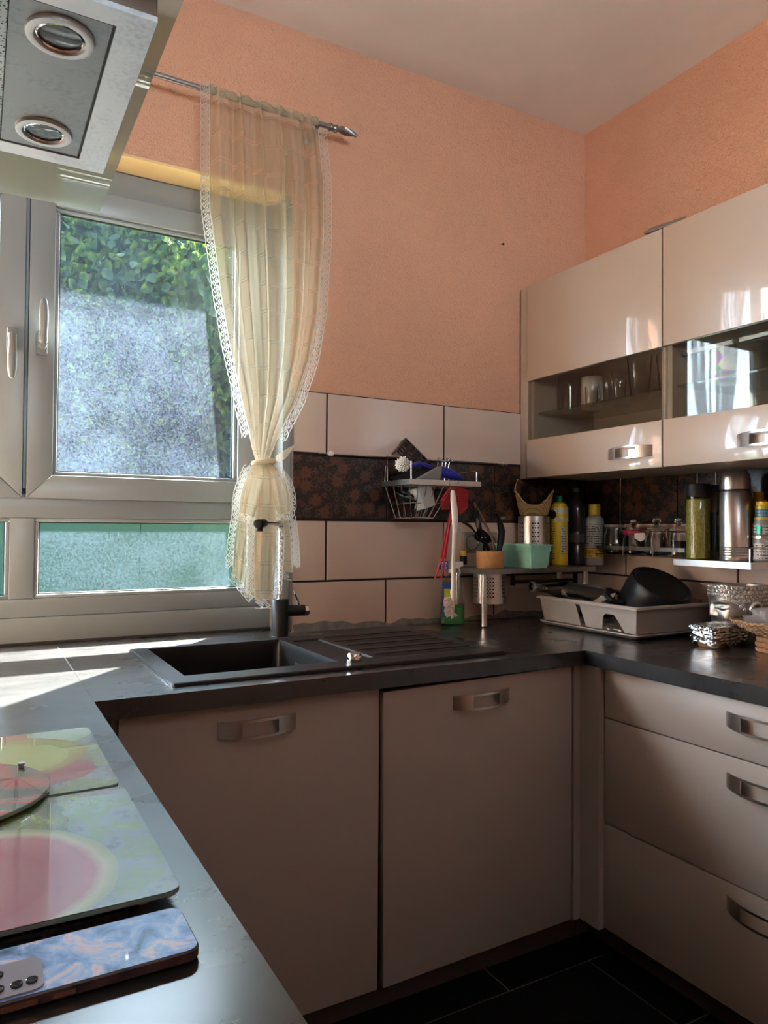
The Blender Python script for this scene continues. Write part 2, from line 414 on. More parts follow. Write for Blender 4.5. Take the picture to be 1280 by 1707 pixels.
def handle_lever(sash, x, z, up):
    bm = NB(); bx(bm, x-.014, x+.014, .074, .0865, z-.034, z+.034, .006, 3); O('handle_plate', bm, M_PVC, sash)
    s = 1 if up else -1
    bm = NB(); lat(bm, [(0, 0), (.011, 0), (.011, .03), (.0105, .036), (0, .04)], (x, .076, z+.01*s*-1), 18, (0, -1, 0))
    rs = []
    for t, wx, wy, yy in ((0, .008, .006, .045), (.012, .0115, .009, .041), (.035, .0105, .008, .038), (.07, .0125, .0085, .036), (.10, .012, .008, .036), (.125, .009, .007, .037), (.132, .005, .004, .038)):
        rs.append([(x+wx*math.cos(a*PI/7), yy+wy*math.sin(a*PI/7), z-.01*s + s*(t-.004)) for a in range(14)])
    rings(bm, rs); O('window_handle', bm, M_PVC, sash)
def sash(x0, x1, hx, up):
    o = T('window_sash', None, None, ((x0+x1)/2, .12, 1.332)); o.location -= rootloc(win); o.parent = win
    z0, z1, w = 1.332, 2.262, .069
    mitred(x0, x1, z0, z1, w, .088, .150, o, M_PVC, 'sash_member')
    beads(x0+w, x1-w, z0+w, z1-w, .100, o)
    box('pane', M_DUST, o, x0+w, x1-w, .127, .131, z0+w, z1-w)
    handle_lever(o, hx, 1.782, up)
sash(-2.0855, -1.392, -2.050, True)
sash(-2.775, -2.0945, -2.128, False)
for a, b in ((-2.06, -1.405), (-2.76, -2.125)):
    beads(a, b, 1.040, 1.275, FY0+.004, win)
    box('pane', M_DUST2, win, a, b, .133, .137, 1.040, 1.275)

# ------------------------------------------------------------------ outside
M_GRASS = P('garden_ground', (0.12, 0.16, 0.06), 0.95, var=0.3, nscale=6, bump=0.6)
S(box('ground', M_GRASS, None, -9, 8, .36, 12, -.35, -.25))
S(box('trim_4', M_PLASTER, None, -4.5, 3.0, .36, 1.02, 2.905, 3.02))       # eave slab over the window
def fencemat():
    n = NT('green_fence_sheet'); p = n.pos()
    n.L(n.ramp(n.noise(p, 3, 3), [(0.3, (0.0024, 0.0115, 0.0066)), (0.7, (0.0030, 0.0132, 0.0076))]), n.b.inputs['Base Color']); n.b.inputs['Roughness'].default_value = 0.9; n.b.inputs['Specular IOR Level'].default_value = 0.05
    return n.m
M_FENCE = fencemat()
fe = T('garden_fence', 'green sheet fence seen low through the window, below the hedge', 'fence', (-1.6, 1.82, -.25))
for i in range(6):
    box('fence_panel', M_FENCE, fe, -3.6+.72*i, -3.6+.72*i+.7185, 1.80, 1.825, -.25, 1.30, bev=.004)
bm = NB()
for i in range(7): bx(bm, -3.64+.72*i, -3.60+.72*i, 1.825, 1.865, -.25, 1.28)
O('fence_post', bm, M_STEELD, fe)
tag(fe.children[-1], kind='stuff')
def leafmat():
    n = NT('hedge_leaf'); p = n.pos()
    f = n.noise(p, 26, 2); col = n.ramp(f, [(0.30, (0.0012, 0.0045, 0.0028)), (0.5, (0.0026, 0.0085, 0.004)), (0.62, (0.0085, 0.018, 0.004)), (0.75, (0.03, 0.042, 0.007))])
    d = n.sh('ShaderNodeBsdfPrincipled'); nd = d.node; n.L(col, nd.inputs['Base Color']); nd.inputs['Roughness'].default_value = 0.55; nd.inputs['Specular IOR Level'].default_value = 0.04
    tcol = n.ramp(f, [(0.25, (0.004, 0.014, 0.003)), (0.75, (0.05, 0.07, 0.009))])
    n.surf(n.mixsh(0.36, d, n.sh('ShaderNodeBsdfTranslucent', tcol))); return n.m
M_LEAF = leafmat(); M_BARK = P('hedge_twigs', (0.004, 0.006, 0.003), 0.95, spec=.02)
hd = T('hedge', 'tall leafy green hedge seen through the right window sash', 'hedge', (-1.2, 2.75, -.25))
LEAF = [(0, 0, 0), (.32, .22, .06), (.42, .55, .08), (.25, .85, .03), (0, 1.08, -.10), (-.25, .85, .03), (-.42, .55, .08), (-.32, .22, .06), (0, .5, -.02)]
LFACE = [(0, 1, 8), (1, 2, 8), (2, 3, 8), (3, 4, 8), (4, 5, 8), (5, 6, 8), (6, 7, 8), (7, 0, 8)]
def leaf_xf():
    """a leaf somewhere on the hedge's rounded, lumpy front"""
    while True:
        x = random.uniform(-2.9, .5); z = random.uniform(.9, 4.6)
        lump = .16*math.sin(3.1*x+1)*math.sin(2.7*z) + .10*math.sin(7.3*x+2*z) 
        dep = random.random()**2*.42
        y = 2.45 + lump + dep + max(0, z-2.9)*.9
        sz = random.uniform(.04, .09)
        rot = Euler((random.gauss(-2.0, .6), random.gauss(0, .65), random.gauss(PI, .8)), 'XYZ').to_matrix().to_4x4()
        return dep, Matrix.Translation((x, y, z)) @ rot @ Matrix.Scale(sz, 4)
allx = sorted((leaf_xf() for _ in range(14500)), key=lambda t: t[0])
lm = bpy.data.meshes.new('leaf'); lm.from_pydata(LEAF, [], LFACE); lm.materials.append(M_LEAF)
lm.polygons.foreach_set('use_smooth', [True]*len(lm.polygons))
off = rootloc(hd)
for d, mx in allx[:300]:
    o = bpy.data.objects.new('leaf', lm); COL.objects.link(o); o.parent = hd
    o.matrix_local = Matrix.Translation(-off) @ mx
vv, ff = [], []
for d, mx in allx[300:]:
    b = len(vv); vv += [tuple((mx @ Vector(p)) - off) for p in LEAF]; ff += [tuple(b+i for i in t) for t in LFACE]
me = bpy.data.meshes.new('foliage'); me.from_pydata(vv, [], ff); me.materials.append(M_LEAF)
me.polygons.foreach_set('use_smooth', [True]*len(me.polygons))
o = bpy.data.objects.new('foliage', me); COL.objects.link(o); o.parent = hd; tag(o, kind='stuff')
bm = NB()
for i in range(46):
    x = -3+i*.08; y = 3.12+.08*math.sin(i*2.3); tube(bm, [(x, y, -.25), (x+.05*math.sin(i), y-.05, 1.4), (x+.15*math.sin(i*1.7), y+.08, 2.6)], .02, 5)
bx(bm, -3.3, 1.0, 3.25, 3.35, -.25, 3.55); bx(bm, -3.3, 1.0, 4.15, 4.25, -.25, 4.65)  # dark backing slabs; hedge carried above view to block sky glare
O('branches_and_backing', bm, M_BARK, hd); tag(hd.children[-1], kind='stuff')
# ------------------------------------------------------------------ units
def lacquer(name, col, rough, coat):
    n = NT(name); p = n.pos()
    n.L(n.ramp(n.noise(p, 4, 3), [(0.3, tuple(c*.98 for c in col)), (0.7, tuple(c*1.02 for c in col))]), n.b.inputs['Base Color'])
    n.b.inputs['Roughness'].default_value = rough; n.b.inputs['Coat Weight'].default_value = coat; n.b.inputs['Coat Roughness'].default_value = .03
    if coat: n.bump(n.noise(p, 5, 1), .03, .01)
    return n.m
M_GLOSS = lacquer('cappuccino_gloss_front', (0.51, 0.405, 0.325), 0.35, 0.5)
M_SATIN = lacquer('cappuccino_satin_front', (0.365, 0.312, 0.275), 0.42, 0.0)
M_CARC = P('cabinet_carcass', (0.45, 0.36, 0.30), 0.5, var=.03)
M_PLINTH = P('brown_plinth', (0.055, 0.042, 0.038), 0.5)
M_DARKGAP = P('dark_carcass_edge', (0.03, 0.028, 0.026), 0.8)
def stone():
    n = NT('anthracite_worktop'); p = n.pos()
    mp = n.n('ShaderNodeMapping'); n.L(p, mp.inputs[0]); mp.inputs['Scale'].default_value = (1, 1.8, 1)
    a = n.noise(mp.outputs[0], 6, 4, .55); b = n.noise(mp.outputs[0], 60, 3, .6)
    k = n.math('ADD', n.math('MULTIPLY', a, .82), n.math('MULTIPLY', b, .18))
    n.L(n.ramp(k, [(.30, (.010, .011, .012)), (.55, (.015, .0155, .017)), (.75, (.022, .0225, .024))]), n.b.inputs['Base Color'])
    n.L(n.ramp(k, [(.3, (.24,)*3), (.7, (.36,)*3)]), n.b.inputs['Roughness'])
    n.b.inputs['Specular IOR Level'].default_value = .25; n.b.inputs['Coat Weight'].default_value = .9; n.b.inputs['Coat IOR'].default_value = 1.62; n.b.inputs['Coat Roughness'].default_value = .20
    return n.m
M_TOP = stone()
M_SINK = P('black_composite_sink', (0.005, 0.005, 0.0055), 0.38, var=.3, nscale=500, bump=.12, bscale=700, spec=.3)
M_BLACK = P('black_plastic', (0.007, 0.007, 0.0075), 0.33, spec=.3)
M_BLACKM = P('matt_black', (0.009, 0.009, 0.009), 0.5, spec=.3)
CT = .91

def bow_handle(parent, c, axis, L=.183, hz=.042, depth=.026, name='handle'):
    """flat bowed pull with a rectangular window; axis 'x' faces -y, axis 'y' faces -x"""
    cx, cy, cz = c; bm = NB(); N = 26; Z = [-.5, -.36, .36, .5]; V = {}
    def pt(s, zf, o=0):
        q = depth*(1-(abs(2*s))**2.2) + .0015
        w = hz*(1-.16*abs(2*s)**2)
        a = s*L
        return (cx+a, cy-q, cz+zf*w) if axis == 'x' else (cx-q, cy+a, cz+zf*w)
    for i in range(N+1):
        for k in range(4): V[i, k] = bm.verts.new(pt(i/N-.5, Z[k]))
    for i in range(N):
        s = (i+.5)/N-.5
        for k in range(3):
            if k == 1 and abs(s) < .235: continue
            bm.faces.new((V[i, k], V[i+1, k], V[i+1, k+1], V[i, k+1]))
    bmesh.ops.recalc_face_normals(bm, faces=bm.faces)
    bmesh.ops.solidify(bm, geom=list(bm.faces), thickness=.0028)
    return O(name, bm, M_HANDLE, parent, ang=40)
M_HANDLE = P('brushed_nickel_handle', (0.60, 0.56, 0.52), 0.26, 1, var=.04, nscale=80)

def ftag(o, *a, **k): return tag(o, *a, **k)
# -- sink base unit, dishwasher, corner posts
def unit(name, label, cat, x0, x1, y0, y1, z0=.145, z1=.866):
    o = T(name, label, cat, ((x0+x1)/2, (y0+y1)/2, FZ))
    return o
u = unit('sink_base_cabinet', 'beige base cabinet under the sink bowl, left of the dishwasher', 'cabinet', -1.96, -1.345, -.66, -.02)
bm = NB(); bx(bm, -1.962, -1.944, -.655, -.02, .14, .868); bx(bm, -1.362, -1.346, -.655, -.02, .14, .868); bx(bm, -1.944, -1.362, -.655, -.02, .14, .158); bx(bm, -1.944, -1.362, -.04, -.02, .158, .868)
O('carcass', bm, M_CARC, u)
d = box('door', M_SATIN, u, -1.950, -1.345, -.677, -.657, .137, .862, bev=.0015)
bow_handle(d, (-1.655, -.677, .812), 'x')
dw = T('dishwasher', 'integrated dishwasher behind a slightly tilted beige front panel', 'dishwasher', (-1.03, -.35, FZ))
box('housing', M_DARKGAP, dw, -1.325, -.715, -.652, -.02, .145, .866)
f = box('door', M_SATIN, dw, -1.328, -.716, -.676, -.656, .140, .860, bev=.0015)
def tilt(o, hinge, ang, axis):
    me = o.data; h = Vector(hinge)-rootloc(o)
    me.transform(Matrix.Translation(h) @ Matrix.Rotation(ang, 4, axis) @ Matrix.Translation(-h))
hh = bow_handle(f, (-1.033, -.676, .808), 'x')
for q in (f, hh): tilt(q, (-1.03, -.66, .14), math.radians(1.0), 'X'); tilt(q, (-1.03, -.66, .14), math.radians(-1.0), 'Y')
o = T('corner_cabinet', 'blind corner cabinet with narrow filler strips between dishwasher and drawers', 'cabinet', (-.35, -.35, FZ))
bm = NB(); bx(bm, -.708, -.664, -.676, -.656, .140, .866); O('filler_strip', bm, M_SATIN, o)
bm = NB(); bx(bm, -.684, -.664, -.7475, -.6762, .140, .866); O('filler_strip', bm, M_SATIN, o)
box('carcass', M_CARC, o, -.700, -.02, -.655, -.02, .14, .866)
box('carcass_side', M_CARC, o, -.660, -.02, -.748, -.66, .14, .866)
# drawers on the right
dr = T('drawer_cabinet', 'beige three drawer base cabinet on the right wall', 'cabinet', (-.34, -1.2, FZ))
box('carcass', M_CARC, dr, -.640, -.02, -1.680, -.7495, .14, .866)
for z0, z1, hz in ((.728, .860, .812), (.434, .7245, .670), (.143, .4305, .384)):
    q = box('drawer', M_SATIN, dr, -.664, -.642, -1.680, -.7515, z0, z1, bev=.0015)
    bow_handle(q, (-.664, -1.222, hz), 'y')
dr2 = T('base_cabinet', 'beige base cabinet beyond the drawers, cut off by the picture edge', 'cabinet', (-.34, -1.9, FZ))
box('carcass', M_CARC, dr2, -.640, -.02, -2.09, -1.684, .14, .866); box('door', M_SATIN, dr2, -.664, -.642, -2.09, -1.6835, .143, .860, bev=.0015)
lc = T('hob_base_cabinet', 'beige base cabinet run below the hob worktop, fronts turned away', 'cabinet', (-2.4, -1.3, FZ))
box('carcass', M_CARC, lc, -2.83, -2.060, -1.93, -.02, .14, .866)
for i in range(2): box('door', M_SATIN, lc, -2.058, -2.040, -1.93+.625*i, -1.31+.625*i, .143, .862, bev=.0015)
box('filler_strip', M_DARKGAP, lc, -2.058, -1.964, -.672, -.655, .140, .866)
pl_ = T('plinth', 'dark brown plinth boards along the bottom of the base cabinets', 'plinth', (-1, -.6, FZ))
box('plinth_board', M_PLINTH, pl_, -2.0, -.592, -.628, -.612, FZ, .139)
box('plinth_board', M_PLINTH, pl_, -.608, -.592, -2.09, -.6285, FZ, .139)
box('plinth_board', M_PLINTH, pl_, -2.016, -2.0, -1.93, -.612, FZ, .139)
# -- worktops
def wt(name, label, boxes, front=None):
    bm = NB()
    for b in boxes: bx(bm, *b)
    o = O(name, bm, M_TOP, None); return tag(o, label, 'worktop')
Z0, Z1 = .870, CT
SX0, SX1, SY0, SY1 = -1.795, -1.415, -.585, -.185      # sink bowl hole
wt('worktop', 'dark grey stone effect worktop holding the black sink', [(-2.0015, SX0-.012, -.711, -.012, Z0, Z1), (SX0-.012, SX1+.012, SY1+.012, -.012, Z0, Z1), (SX0-.012, SX1+.012, -.711, SY0-.012, Z0, Z1), (SX1+.012, -.012, -.711, -.012, Z0, Z1), (-2.0015, WR-.002, -.012, .102, Z0, Z1)])
wt('worktop', 'dark grey worktop on the right over the drawers, under foil tray and head planter', [(-.6995, -.012, -2.1, -.7115, Z0, Z1)])
wt('worktop', 'glossy dark grey worktop in the left foreground carrying phone and glass covers', [(-2.845, -2.002, -1.95, .102, Z0, Z1)])
bm = NB(); bx(bm, -2.0035, -2.0005, -.36, .02, CT-.0005, CT+.0006); tag(O('joint_strip', bm, M_STEEL), 'thin bright metal strip along the worktop joint near the window', 'joint strip')
# sealant along tile foot and window foot, with a smeared wavy top
def smear(name, x0, x1, y, amp, base, label, alongy=False, fr=1):
    bm = NB(); n = 90; P0 = []; 
    for i in range(n+1):
        t = i/n; a = lerp(x0, x1, t)
        h = base+amp*(.4+.4*math.sin(a*11+2)*math.sin(a*5.3+1)+.25*math.sin(a*29+math.sin(a*13)*2)+.10*math.sin(a*83)); h = max(.004, h)
        if alongy: row = [(y-.020, a, CT), (y-.0125, a, CT+.5*h), (y-.0105, a, CT+h), (y-.001, a, CT+h), (y-.001, a, CT)]
        else: row = [(a, y-.020, CT), (a, y-.0125, CT+.5*h), (a, y-.0105, CT+h), (a, y-.001, CT+h), (a, y-.001, CT)]
        P0.append(row)
    rings(bm, P0); o = O(name, bm, M_SILI, None); return tag(o, label, 'sealant')
smear('sealant_bead', -1.300, -.012, 0, .022, .010, 'smeared grey sealant along the foot of the tiles behind sink and corner')
smear('sealant_bead', -2.1, -.03, 0, .008, .006, 'narrow grey sealant bead along the right wall tiles', alongy=True)
bm = NB(); bx(bm, WL, WR-.002, .094, .1035, CT+.0003, CT+.006); tag(O('sealant_bead', bm, M_DARKGAP), 'thin black joint between the window sill and the worktop', 'sealant')
# -- sink
sk = T('sink', 'black composite sink with one bowl and a grooved drainer', 'sink', (-1.39, -.4, CT))
RX0, RX1, RY0, RY1, RZ = -1.838, -.935, -.657, -.145, .9185
bm = NB()
o1 = rrect(RX0, RX1, RY0, RY1, .012, CT+.0005); o2 = rrect(RX0+.001, RX1-.001, RY0+.001, RY1-.001, .012, RZ-.002); o3 = rrect(RX0+.004, RX1-.004, RY0+.004, RY1-.004, .010, RZ)
rings(bm, [o1, o2, o3], False, False)
def flat(x0, x1, y0, y1, z=RZ):
    v = [bm.verts.new(p) for p in ((x0, y0, z), (x1, y0, z), (x1, y1, z), (x0, y1, z))]; bm.faces.new(v)
ix0, ix1, iy0, iy1 = RX0+.004, RX1-.004, RY0+.004, RY1-.004
DX0, DX1, DY0, DY1 = -1.285, -.972, -.60, -.195
flat(ix0, SX0, iy0, iy1); flat(SX0, SX1, iy0, SY0); flat(SX0, SX1, SY1, iy1); flat(SX1, ix1, iy0, DY0); flat(SX1, ix1, DY1, iy1); flat(SX1, SX1+.022, DY0, DY1); flat(SX1+.11, DX0, DY0, DY1); flat(DX1, ix1, DY0, DY1)
flat(SX1+.022, SX1+.11, DY0, DY0+.03); flat(SX1+.022, SX1+.11, DY1-.03, DY1)
def recess(x0, x1, y0, y1, dz, ins=.004):
    q = [[(x0, y0, RZ), (x1, y0, RZ), (x1, y1, RZ), (x0, y1, RZ)], [(x0+ins, y0+ins, RZ-dz), (x1-ins, y0+ins, RZ-dz), (x1-ins, y1-ins, RZ-dz), (x0+ins, y1-ins, RZ-dz)]]
    rings(bm, q, False, True)
recess(SX1+.022, SX1+.11, DY0+.03, DY1-.03, .0045)
# drainer with grooves running along x
n = 10; w = (DY1-DY0)/n
for i in range(n):
    y0 = DY0+i*w; y1 = y0+w
    if i % 2 == 0: recess(DX0, DX1, y0, y1, .0012, .003)
    else:
        gq = w*.30; flat(DX0, DX1, y0, y0+gq); flat(DX0, DX1, y1-gq, y1); recess(DX0, DX1, y0+gq, y1-gq, .005, .003)
O('sink_top', bm, M_SINK, sk, nofix=False)
bm = NB(); t0 = rrect(SX0, SX1, SY0, SY1, .0005, RZ, 6); t1 = rrect(SX0+.002, SX1-.002, SY0+.002, SY1-.002, .02, RZ-.02, 6); t2 = rrect(SX0+.006, SX1-.006, SY0+.006, SY1-.006, .03, .75, 6); t3 = rrect(SX0+.03, SX1-.03, SY0+.03, SY1-.03, .03, .733, 6)
b0 = rrect(SX0-.006, SX1+.006, SY0-.006, SY1+.006, .02, RZ-.011, 6); b1 = rrect(SX0-.003, SX1+.003, SY0-.003, SY1+.003, .03, .74, 6); b2 = rrect(SX0+.03, SX1-.03, SY0+.03, SY1-.03, .03, .725, 6)
rings(bm, [t0, t1, t2, t3], False, True); rings(bm, [b0, b1, b2], False, True); O('bowl', bm, M_SINK, sk)
bm = NB(); lat(bm, [(0, .735), (.04, .735), (.043, .738), (.038, .741), (.0, .739)], ((SX0+SX1)/2, (SY0+SY1)/2, 0), 24); O('drain', bm, M_CHROME, sk)
bm = NB(); bx(bm, SX1-.010, SX1-.0075, -.44, -.33, .862, .876, .001); O('overflow_slot', bm, M_BLACKM, sk)
bm = NB(); lat(bm, [(0, RZ), (.019, RZ), (.020, RZ+.004), (.0185, RZ+.018), (.016, RZ+.021), (0, RZ+.0215)], (-1.375, -.600, 0), 28); bx(bm, -1.378, -1.372, -.585, -.578, RZ+.004, RZ+.018, .001)
tag(O('waste_knob', bm, M_CHROME, sk), 'chrome turning knob')
# -- tap
tp = T('tap', 'black and chrome kitchen tap standing behind the sink', 'tap', (-1.379, -.098, CT))
bm = NB(); lat(bm, [(0, CT), (.027, CT), (.0275, CT+.004), (.0255, CT+.006), (.0255, 1.026), (.024, 1.029), (0, 1.029)], (-1.379, -.098, 0), 30); O('tap_body', bm, M_BLACKM, tp)
bm = NB(); lat(bm, [(0, 1.029), (.0125, 1.029), (.0125, 1.045), (.0095, 1.047), (.0095, 1.245), (.0, 1.245)], (-1.379, -.098, 0), 18); tag(O('tap_stem', bm, M_CHROME, tp), 'chrome stem')
dx, dy = -.632, -.775
path = [(-1.379, -.098, 1.245)]+[(-1.379+dx*(.022-.022*math.cos(a)), -.098+dy*(.022-.022*math.cos(a)), 1.245+.019*math.sin(a)) for a in (PI/8, PI/4, 3*PI/8, PI/2)]+[(-1.379+dx*.17, -.098+dy*.17, 1.264)]
bm = NB(); tube(bm, path, .0095, 14); O('spout', bm, M_CHROME, tp)
bm = NB(); a = Vector((-1.379+dx*.16, -.098+dy*.16, 1.264)); b = Vector((-1.379+dx*.215, -.098+dy*.215, 1.262)); lat(bm, [(0, 0), (.0125, 0), (.0135, .006), (.0135, .05), (.012, .054), (0, .055)], a, 18, b-a); lat(bm, [(0, 0), (.0115, 0), (.011, .022), (0, .022)], a+(b-a)*.75, 16, (0, 0, -1)); tag(O('spout_end', bm, M_BLACK, tp), 'black end piece')
bm = NB(); lat(bm, [(0, 0), (.0175, 0), (.0175, .058), (0, .058)], (-1.36, -.1, .992), 22, (1, -.12, 0)); O('mixer_arm', bm, M_BLACKM, tp)
bm = NB(); lat(bm, [(0, .058), (.0178, .058), (.0178, .068), (.016, .072), (0, .072)], (-1.36, -.1, .992), 22, (1, -.12, 0)); tag(O('mixer_cap', bm, M_CHROME, tp), 'chrome end cap')
bm = NB(); tube(bm, [(-1.318, -.105, 1.005), (-1.326, -.108, 1.028), (-1.340, -.112, 1.058)], [.0055, .0045, .003], 8); tag(O('lever', bm, M_CHROME, tp), 'thin chrome lever')

# -- wall cabinets
M_TINT = glass('smoked_glass', (0.86, 0.86, 0.82), ior=1.5)
M_SHELFG = glass('shelf_glass', (0.80, 0.88, 0.84), ior=1.5)
M_INT = P('cabinet_inside', (0.50, 0.42, 0.36), 0.55, var=.03)
def wallcab(label, y0, y1, hy):
    c = T('wall_cabinet', label, 'cabinet', (-.18, (y0+y1)/2, 1.447))
    b = box('cabinet_side', M_CARC, c, -.338, -.012, y0-.018, y0, 1.450, 2.190); box('cabinet_side', M_CARC, c, -.338, -.012, y1, y1+.018, 1.450, 2.190)
    box('cabinet_bottom', M_CARC, c, -.338, -.012, y1+.018, y0-.018, 1.450, 1.468); box('cabinet_top', M_CARC, c, -.338, -.012, y1+.018, y0-.018, 2.172, 2.190)
    box('back_panel', M_INT, c, -.024, -.012, y1+.018, y0-.018, 1.468, 2.172)
    box('glass_shelf', M_SHELFG, c, -.315, -.026, y1+.019, y0-.019, 1.6955, 1.7015)
    d = T('door', None, None, (-.35, (y0+y1)/2, 1.447)); d.location -= c.location; d.parent = c
    box('upper_panel', M_GLOSS, d, -.360, -.340, y1+.0015, y0-.0015, 1.822, 2.191, bev=.0012)
    box('lower_panel', M_GLOSS, d, -.360, -.340, y1+.0015, y0-.0015, 1.447, 1.593, bev=.0012)
    box('glass_strip', M_TINT, d, -.353, -.349, y1+.0015, y0-.0015, 1.5935, 1.8215)
    bow_handle(d, (-.360, hy, 1.502), 'y')
    return c
wallcab('beige gloss wall cabinet nearest the corner, tumblers behind its glass strip', -.0565, -.6925, -.565)
wallcab('beige gloss wall cabinet at the picture edge, patterned cup behind its glass strip', -.6955, -1.3315, -1.040)
bm = NB(); bx(bm, -.352, -.334, -.0555, -.0105, 1.447, 2.191, .001); bx(bm, -.338, -.30, -.0555, -.046, 1.447, 2.191); tag(O('filler_panel', bm, M_CARC), 'narrow beige filler between wall cabinet and tiled wall', 'panel')
bm = NB(); bx(bm, -.30, -.288, -1.31, -.72, 1.795, 1.807); tube(bm, [(-.31, -.90, 1.80), (-.15, -1.0, 1.815)], .007, 8)
O_ = O('lift_arm', bm, M_STEELD, None); tag(O_, 'grey metal lift arm inside the right wall cabinet', 'lift arm')

# -- hood
M_HOODG = glass('hood_glass', (0.82, 0.87, 0.80), dust=.42, dcol=(.50, .54, .47), ior=1.5)
def hoodsteel(name, lo, hi, rough):
    n = NT(name); p = n.pos()
    a = n.noise(p, 14, 4, .6); sp = n.noise(p, 160, 2); 
    k = n.math('ADD', n.math('MULTIPLY', a, .6), n.math('MULTIPLY', sp, .4))
    n.L(n.ramp(k, [(.32, lo), (.5, hi)]), n.b.inputs['Base Color']); n.b.inputs['Metallic'].default_value = .55
    n.L(n.ramp(a, [(.3, (rough-.08,)*3), (.7, (rough+.1,)*3)]), n.b.inputs['Roughness']); return n.m
M_HS = hoodsteel('stained_bright_steel', (.48, .495, .505), (.66, .68, .70), .42); M_HP = hoodsteel('grey_lamp_panel', (.19, .205, .21), (.27, .285, .29), .46)
hood = T('extractor_hood', 'steel extractor hood with two round lamps and a greenish glass canopy', 'extractor hood', (-2.3, -1.24, 1.80))
hx0, hx1, hy0, hy1, hz = -2.60, -2.046, -1.437, -1.046, 1.80
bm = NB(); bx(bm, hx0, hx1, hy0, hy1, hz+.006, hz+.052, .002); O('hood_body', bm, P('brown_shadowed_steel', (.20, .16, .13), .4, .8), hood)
bm = NB(); ax1, ay0, ay1 = -2.0835, -1.4085, -1.0775
mit = [((hx1, hy0), (hx1, hy1), (ax1, ay1), (ax1, ay0)), ((hx1, hy1), (hx0, hy1), (hx0, ay1), (ax1, ay1)), ((hx0, hy0), (hx1, hy0), (ax1, ay0), (hx0, ay0))]
for q in mit:
    bm = NB(); poly(bm, [(a, b, hz) for a, b in q], (0, 0, .006)); O('hood_rim', bm, M_HS, hood)
box('lamp_panel', M_HP, hood, -2.187, ax1-.0035, ay0+.0035, ay1-.0035, hz+.0015, hz+.006)
box('panel_joint', M_SEAL, hood, hx0+.002, ax1-.0005, ay0+.0005, ay1-.0005, hz+.004, hz+.0062)
def meshmat():
    n = NT('grease_filter_mesh'); p = n.pos(); vo = n.n('ShaderNodeTexVoronoi'); n.L(p, vo.inputs['Vector']); vo.inputs['Scale'].default_value = 260
    n.L(n.ramp(vo.outputs['Distance'], [(.25, (.02, .02, .02)), (.4, (.45, .45, .43))]), n.b.inputs['Base Color']); n.b.inputs['Metallic'].default_value = .7; n.b.inputs['Roughness'].default_value = .4; return n.m
M_FILT = meshmat()
for k in range(2): box('grease_filter', M_FILT, hood, hx0+.02+.2*k, hx0+.215+.2*k-.003, ay0+.004, ay1-.004, hz+.001, hz+.005, bev=.001)
M_LENS = glass('lamp_lens', (.85, .88, .9), dust=.16, ior=1.5)
for yy in (-1.359, -1.133):
    bm = NB(); lat(bm, [(.0365, -.0015), (.0355, .003), (.031, .0045), (.0275, .0035), (.026, .001), (.0265, -.0015)], (-2.1355, yy, hz), 36, (0, 0, -1)); r_ = O('lamp_ring', bm, P('satin_lamp_ring', (.66, .68, .68), .4, .25), hood)
    bm = NB(); lat(bm, [(.0265, -.001), (.0255, .0015), (.0235, .0022), (.0228, .0005)], (-2.1355, yy, hz), 32, (0, 0, -1)); O('lamp_bezel', bm, M_CHROME, r_)
    bm = NB(); lat(bm, [(0, -.0002), (.012, -.0006), (.0232, -.0014), (.0236, -.001), (.022, -.0008), (0, .0003)], (-2.1355, yy, hz), 28, (0, 0, -1)); O('lamp_lens', bm, M_LENS, r_)
    bm = NB(); lat(bm, [(.0236, -.0016), (.019, -.004), (.010, -.0055), (0, -.0058)], (-2.1355, yy, hz), 24, (0, 0, -1)); O('lamp_reflector', bm, P('lamp_reflector', (.55, .56, .58), .12, 1, var=.1), r_)
bm = NB(); rings(bm, [rrect(-2.80, -2.0125, -1.715, -.766, .008, z) for z in (1.853, 1.861)]); O('glass_canopy', bm, M_HOODG, hood)
box('hood_column', M_HS, hood, -2.82, -2.50, -1.39, -1.09, 1.853+.008, 2.45)
box('hood_mount', M_HS, hood, -2.848, -2.60, -1.42, -1.06, 1.806, 1.850)
# ------------------------------------------------------------------ curtain and rod
rod = T('curtain_rod', 'dull metal curtain rod with a twisted leaf finial above the window', 'curtain rod', (-1.9, -.08, 2.53))
RZc = 2.568
bm = NB(); cyl(bm, (-2.80, -.08, RZc), (-1.215, -.08, RZc), .0085, n=16); O('rod', bm, M_STEELD, rod)
bm = NB(); lat(bm, [(0, 0), (.013, 0), (.0135, .004), (.011, .008), (.011, .016), (.0135, .020), (.013, .026), (.008, .03), (0, .031)], (-1.217, -.08, RZc), 18, (1, 0, 0))
def leafcup(sgn):
    def f(u, v):
        s = v; w = .017*math.sin(PI*min(1, s*1.05+.08))**.8*(1-s*.35); a = (u-.5)*2.2
        tw = sgn*(.5+1.5*s)
        px, py = w*math.sin(a), .009+sgn*0-.010*math.cos(a)+.010*s
        return (-1.190+.078*s, -.08+px*math.cos(tw)-py*math.sin(tw), RZc+px*math.sin(tw)+py*math.cos(tw)-.004*s*sgn)
    return f
for sg in (1, -1):
    n0 = len(bm.verts); V = grid(bm, leafcup(sg), 6, 10)
O('finial', bm, M_STEELD, rod, nofix=True)
bm = NB(); tube(bm, [(-1.26, -.014, RZc-.02), (-1.26, -.06, RZc-.018), (-1.26, -.08, RZc-.012)], .006, 8); lat(bm, [(0, 0), (.018, 0), (.018, .006), (.008, .010), (0, .010)], (-1.26, -.001, RZc-.02), 16, (0, -1, 0))
bm2 = bm; O('wall_bracket', bm2, M_STEELD, rod)

